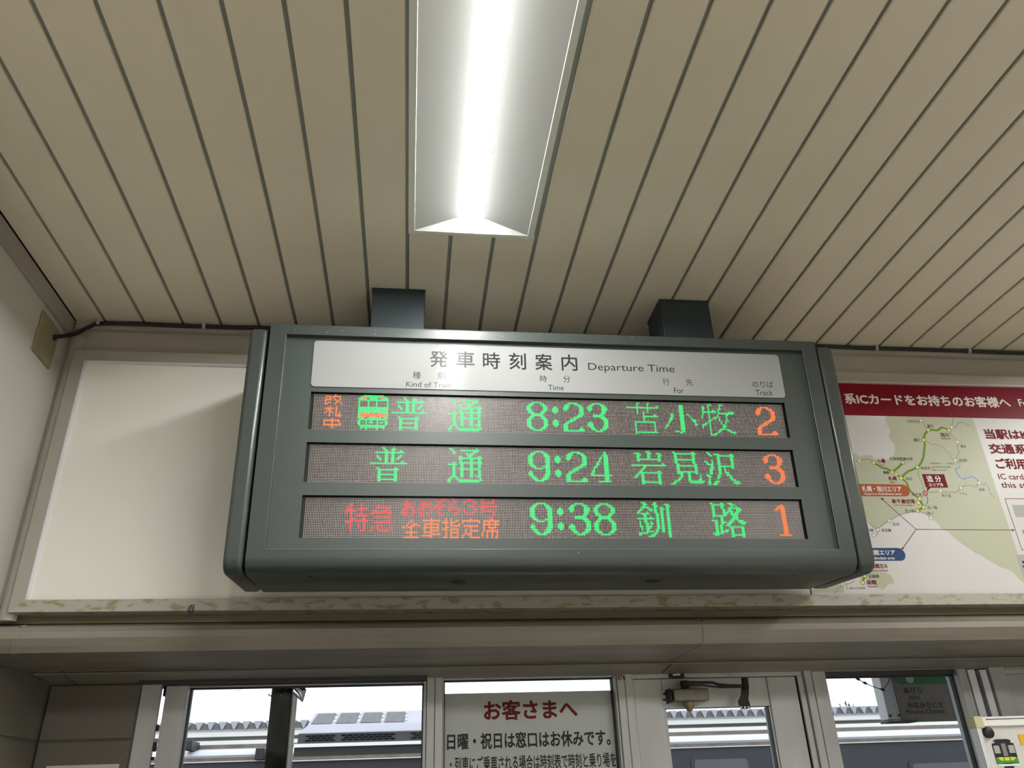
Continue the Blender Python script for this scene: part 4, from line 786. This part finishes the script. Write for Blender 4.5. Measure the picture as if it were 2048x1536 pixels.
# station name sign
ys_ = 4.2
sg = thing('station_sign', (2.75, ys_, 0.27), 'hanging station name sign with green band seen through the right window', 'sign')
s0x, s1x = 2.548, 3.16; s0z = float(at(1800, 1444, ys_)[2]); s1z = 0.60
MB().box(s0x, s1x, ys_, ys_+0.05, s0z, s1z).build('sign_panel', SIGNW, sg, bevel=0.004)
p_a = at(1753, 1350, ys_); p_b = at(1776, 1350, ys_)
MB().box(p_a[0], p_b[0]-0.012, ys_-0.02, ys_+0.06, s0z+0.012, 0.60).build('side_channel', ALU, sg, bevel=0.002); MB().box(p_b[0]-0.010, p_b[0], ys_-0.02, ys_+0.06, s0z+0.012, 0.60).build('side_channel', ALU, sg, bevel=0.002)
for x_ in (p_a[0]+0.012, p_b[0]-0.006): MB().tube([(x_, ys_-0.026, s0z+0.03), (x_, ys_-0.018, s0z+0.03)], 0.006, 8).build('bolt', STEELD, sg)
MB().box(p_a[0]-0.004, p_b[0]+0.09, ys_-0.02, ys_+0.06, s0z-0.004, s0z+0.004).build('bottom_bracket', STEELD, sg)
sp_ = Plane(lambda u, v: (float(at(u, v, ys_)[0]), float(at(u, v, ys_)[2])), lambda a, b, off=0.0: (a, ys_-off, b))
S3 = (1748, 1316, 6.827)
m = MB(); sp_.poly(m, ((245, 275), (300, 225), (1400, 215), (1400, 355), (400, 362), (345, 355)), S3, off=0.002); m.build('green_band', SIGNG, sg)
m = MB(); sp_.disc(m, 478, 280, 0.0235, S3, 0.004); m.build('pale_disc', GREYL, sg)
for st_, px_, bo_ in (('あびら', (392, 398, 658, 478), 0.01), ('Abira', (470, 515, 630, 560), 0.01), ('みなみちとせ', (445, 600, 955, 680), 0.02), ('Minami-Chitose', (430, 705, 970, 755), 0.0)):
    m = MB(); sp_.text(m, st_, px_, S3, off=0.002, bold=bo_); m.build('lettering', INK, sg)
wr_ = MB().tube([(at(1697, 1350, 4.1)[0]-0.15, 4.1, 0.60)]+[tuple(at(u, v, 4.1)) for u, v in ((1697, 1350), (1715, 1358), (1738, 1370), (1757, 1377), (1766, 1380), (1775, 1368), (1782, 1352))]+[(at(1782, 1352, 4.1)[0]+0.05, 4.1, 0.60)], 0.0022, 6)
for u, v in ((1716, 1358), (1730, 1366), (1765, 1379)): 
    c_ = at(u, v, 4.09); wr_.tube([tuple(c_+np.array([-0.012, 0, 0.004])), tuple(c_), tuple(c_+np.array([0.012, 0, -0.006]))], [0.003, 0.008, 0.003], 7)
wr_ = wr_.build('guy_wire', STEELD); tag(wr_, 'sagging dark wire with knots beside the station sign', 'wire')

m = MB(); sp_.text(m, 'Oiw', (948, 228, 1150, 312), S3, off=0.003); m.build('lettering', mat('reflected pale lettering', (0.35, 0.45, 0.28), 0.5), sg)['label'] = 'reflected pale lettering painted over the green band'  # reflection of an indoor sign in the glass, painted as letters
# railcar (pale) and dark railcar with air conditioner
def zat(u, v, y): return float(at(u, v, y)[2])
def layer_z(v_at_1420, y): return zat(1420, v_at_1420, y)
YT = 11.7
rc = thing('railcar', (6, YT, FL-1.0), 'pale railcar with silver roof shoulder and dark side across the windows', 'train')
def strip(nm, mt, v0, v1, y0, par, x0, x1, dy=0.1, y1=None):
    return MB().box(x0, x1, y0, y0+dy, layer_z(v1, y0), layer_z(v0, y0)).build(nm, mt, par)
xl_ = float(at(335, 1500, YT)[0])-1.5; xr_ = 14.0
strip('roof_rib', WHITEM, 1455, 1462.5, YT+0.5, rc, xl_, xr_, 1.6)
strip('roof_band', BROWNM, 1462.5, 1473, YT+0.30, rc, xl_, xr_, 0.9)
zt_, zb_2 = layer_z(1473, YT+0.1), layer_z(1487, YT)
MB().prism([(YT, zb_2), (YT-0.02, zb_2+0.03), (YT+0.02, zt_-0.02), (YT+0.30, zt_+0.03), (YT+1.8, zt_+0.03), (YT+1.8, zb_2)], lambda p, q: (xl_, p, q), lambda p, q: (xr_, p, q)).build('roof_shoulder', SILVER, rc, smooth=True)
strip('gutter', BROWNM, 1486.5, 1493.5, YT-0.03, rc, xl_, xr_, 0.06)
strip('gutter_lip', WHITEM, 1493.3, 1494.8, YT-0.05, rc, xl_, xr_, 0.06)
MB().box(xl_, xr_, YT, YT+2.6, FL-0.9, layer_z(1494.5, YT)).build('body_side', NAVY, rc)
for u0, u1, v in ((1815, 1975, 1520), (1380, 1500, 1512)):
    A_ = at(u0, v, YT-0.01); B_ = at(u1, v, YT-0.01)
    P = rr2(A_[0], A_[2]-0.75, B_[0], A_[2], 0.07)
    f_ = MB().prism(P, lambda p, q: (p, YT-0.012, q), lambda p, q: (p, YT+0.01, q)).build('window_frame', NAVY, rc)
    P = rr2(A_[0]+0.05, A_[2]-0.70, B_[0]-0.05, A_[2]-0.05, 0.05)
    MB().prism(P, lambda p, q: (p, YT-0.016, q), lambda p, q: (p, YT-0.011, q)).build('window_pane', mat('train window', (0.06, 0.065, 0.08), 0.08), f_)
for u, v, wq, hq in ((377, 1491, 12, 16), (520, 1508, 16, 19)):
    c_ = at(u, v, YT-0.12); k_ = YT/F_PX; MB().box(c_[0]-wq*k_/2, c_[0]+wq*k_/2, YT-0.14, YT+0.3, c_[2]-hq*k_/2, c_[2]+hq*k_/2).build('roof_bracket', CABLE, rc, bevel=0.01)

YD = 10.2
rd = thing('dark_railcar', (2.5, YD, FL-1.0), 'dark railcar carrying a roof air conditioner behind the left window', 'train')
dx0 = float(at(588, 1500, YD)[0]); dx1 = float(at(1228, 1480, YD)[0])
def zl(v, y): return zat(700, v, y)
MB().box(dx0, dx1, YD-0.05, YD+0.5, zl(1492.5, YD), zl(1485.5, YD)).build('roof_rail', WHITEM, rd)
MB().box(dx0, dx1, YD, YD+0.6, zl(1511, YD), zl(1492.5, YD)).build('upper_side', STEELD, rd)
MB().box(dx0, dx1, YD-0.06, YD+0.02, zl(1518.5, YD), zl(1511, YD)).build('gutter', BROWNM, rd)
MB().box(dx0, dx1, YD-0.08, YD+0.02, zl(1520, YD), zl(1518.5, YD)).build('gutter_lip', WHITEM, rd)
MB().box(dx0, dx1, YD, YD+0.7, FL-0.9, zl(1519, YD)).build('body_side', NAVY, rd)
ax0 = float(at(597, 1470, YD)[0]); ax1 = dx1
z0_, z1_, z2_, z3_ = zl(1485.6, YD+0.1), zl(1464, YD+0.08), zl(1448.5, YD+0.22), zl(1424, YD+0.95)
ac = thing('air_conditioner', (ax0+1, YD+0.3, z0_), 'grey roof air conditioner with slotted side on the dark railcar', 'air conditioner')
MB().prism([(YD+0.08, z0_), (YD+0.06, z1_), (YD+0.22, z2_), (YD+0.92, z3_), (YD+0.98, z3_), (YD+0.98, z0_)], lambda p, q: (ax0+(0.0 if q < z2_ else 0.07), p, q), lambda p, q: (ax1, p, q)).build('casing', ACM, ac)
kx = lambda u, v, y: float(at(u, v, y)[0])
def slot_row(u0, u1, n_, v, hgt, yy_, par):
    m_ = MB(); a0_ = kx(u0, v, yy_); a1_ = kx(u1, v, yy_); st_ = (a1_-a0_)/n_
    for k in range(n_): m_.box(a0_+k*st_, a0_+k*st_+st_*0.82, yy_-0.01, yy_+0.03, zl(v, yy_)-hgt, zl(v, yy_)); 
    return m_
MB().box(ax0-0.01, ax1, YD+0.045, YD+0.062, z0_, z1_-0.01).build('shaded_front', mat('casing front shade', (0.055, 0.055, 0.06), 0.6, spec=0.2), ac)  # front face of the casing, its shade put into a darker colour
for (u0, u1, n_, v) in ((612, 673, 5, 1469), (618, 667, 4, 1473.5), (611, 672, 5, 1478), (683, 792, 9, 1469), (689, 786, 8, 1473.5), (683, 792, 9, 1478), (822, 1100, 20, 1469), (828, 1100, 20, 1473.5), (822, 1100, 20, 1478)):
    slot_row(u0, u1, n_, v, 0.014, YD+0.045, ac).build('slot_row', DARK, ac, kind='stuff')
for k in range(4):
    fa_ = 0.10+k*(kx(806, 1430, YD+0.6)-kx(618, 1430, YD+0.6))/4; wdt = (kx(806, 1430, YD+0.6)-kx(618, 1430, YD+0.6))/4-0.045
    def sl(t_, h_=0.006): return (YD+0.22+0.70*t_, z2_+(z3_-z2_)*t_+h_)
    xa = ax0+fa_; (ya, za), (yb, zb3) = sl(0.06), sl(0.86)
    MB().add([(xa, ya, za), (xa+wdt, ya, za), (xa+wdt+0.01, yb, zb3), (xa+0.02, yb, zb3)], [(0, 1, 2, 3)]).build('condenser_grille', FIN, ac)
    m_ = MB()
    for tt in (0.15, 0.45, 0.75):
        yq, zq = sl(tt, 0.012); m_.tube([(xa+wdt+0.012, yq, zq), (xa+wdt+0.034, yq, zq)], 0.012, 6)
    m_.build('latch', WHITEM, ac)

# opposite platform roof with corrugated edge
YR = 19.0
rf = thing('platform_roof', (5, YR, 0.9), 'opposite platform roof with corrugated edge and white fascia', 'roof')
x0r, x1r = -6.0, 17.0
MB().box(x0r, x1r, YR, YR+0.3, layer_z(1447.5, YR), layer_z(1436, YR)).build('fascia', WHITEM, rf)
MB().box(x0r, x1r, YR+0.2, YR+0.6, layer_z(1455, YR+0.2), layer_z(1447.5, YR+0.2)).build('under_beam', GREYM, rf)
MB().box(x0r, x1r, YR-0.03, YR+0.1, layer_z(1436.8, YR), layer_z(1435, YR)).build('fascia_cap', GREYL, rf)
pR = float(at(1420, 1425, YR)[0]-at(1399.6, 1425, YR)[0]); zr0 = layer_z(1434.6, YR); zr1 = layer_z(1420, YR)
base_rib = MB(); x = x0r
base_rib.prism([(x+pR*0.10, zr1), (x+pR*0.78, zr1), (x+pR*0.52, zr0), (x+pR*0.38, zr0)], lambda p, q: (p, YR-0.05, q), lambda p, q: (p, YR+0.25, q))
rib = base_rib.build('roof_rib', RIBM, rf)
x_off = float(at(1419, 1425, YR)[0]); n0 = (x_off-x0r)/pR; sh_ = (n0-math.floor(n0))*pR
rib.location.x += sh_
nR = int((x1r-x0r)/pR)-1
for k in range(1, nR):
    o = rib.copy(); C.objects.link(o); o.parent = rf; o.location.x = rib.location.x+k*pR
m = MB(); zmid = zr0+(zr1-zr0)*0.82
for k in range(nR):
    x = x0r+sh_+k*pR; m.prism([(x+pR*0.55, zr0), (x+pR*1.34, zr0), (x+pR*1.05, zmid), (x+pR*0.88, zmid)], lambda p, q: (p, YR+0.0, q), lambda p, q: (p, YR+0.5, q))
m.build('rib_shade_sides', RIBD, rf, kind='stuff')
for x in (-4, 2, 8, 14): MB().box(x-0.12, x+0.12, YR+0.3, YR+0.5, FL-1.0, layer_z(1455, YR)).build('roof_post', GREYM, rf)
MB().box(x0r, x1r, YR-1.2, YR+2.5, FL-1.0, FL-0.05).build('opposite_platform', GREYM, rf)
# distant conifers
tops_ = [(1680, 1408, 'leftmost short one'), (1690, 1400, 'tallest one'), (1697, 1404, 'second from the right, beside the tallest'), (1706, 1407, 'rightmost one')]
for i, (u, v, lb_) in enumerate(tops_):
    yt = (44.0, 47.0, 50.0, 45.5)[i]; tp_ = at(u, v, yt); random.seed(i)
    tr_ = thing('conifer', (tp_[0], yt, FL-1.0), 'thin distant conifer above the opposite roof, '+lb_, 'tree', 'distant conifers beyond the roof')
    MB().tube([(tp_[0], yt, FL-1.0), (tp_[0], yt, tp_[2])], [0.08, 0.015], 6).build('trunk', STEELD, tr_)
    m = MB()
    for q in range(40):
        t_ = random.random()**0.7; zz = tp_[2]-t_*2.2; rr_ = 0.03+0.20*t_; a = random.uniform(0, 6.28); L_ = rr_*random.uniform(0.4, 1)
        c_ = np.array([tp_[0]+L_*math.cos(a), yt+L_*math.sin(a), zz]); s_ = 0.035+0.03*random.random()
        m.add([c_+np.array([-s_, 0, 0]), c_+np.array([s_, 0, 0]), c_+np.array([0, 0, s_*1.6]), c_+np.array([0, s_, -s_])], [(0, 1, 2), (0, 3, 1), (1, 3, 2), (2, 3, 0)])
    m.build('foliage', FOLI, tr_, kind='stuff')
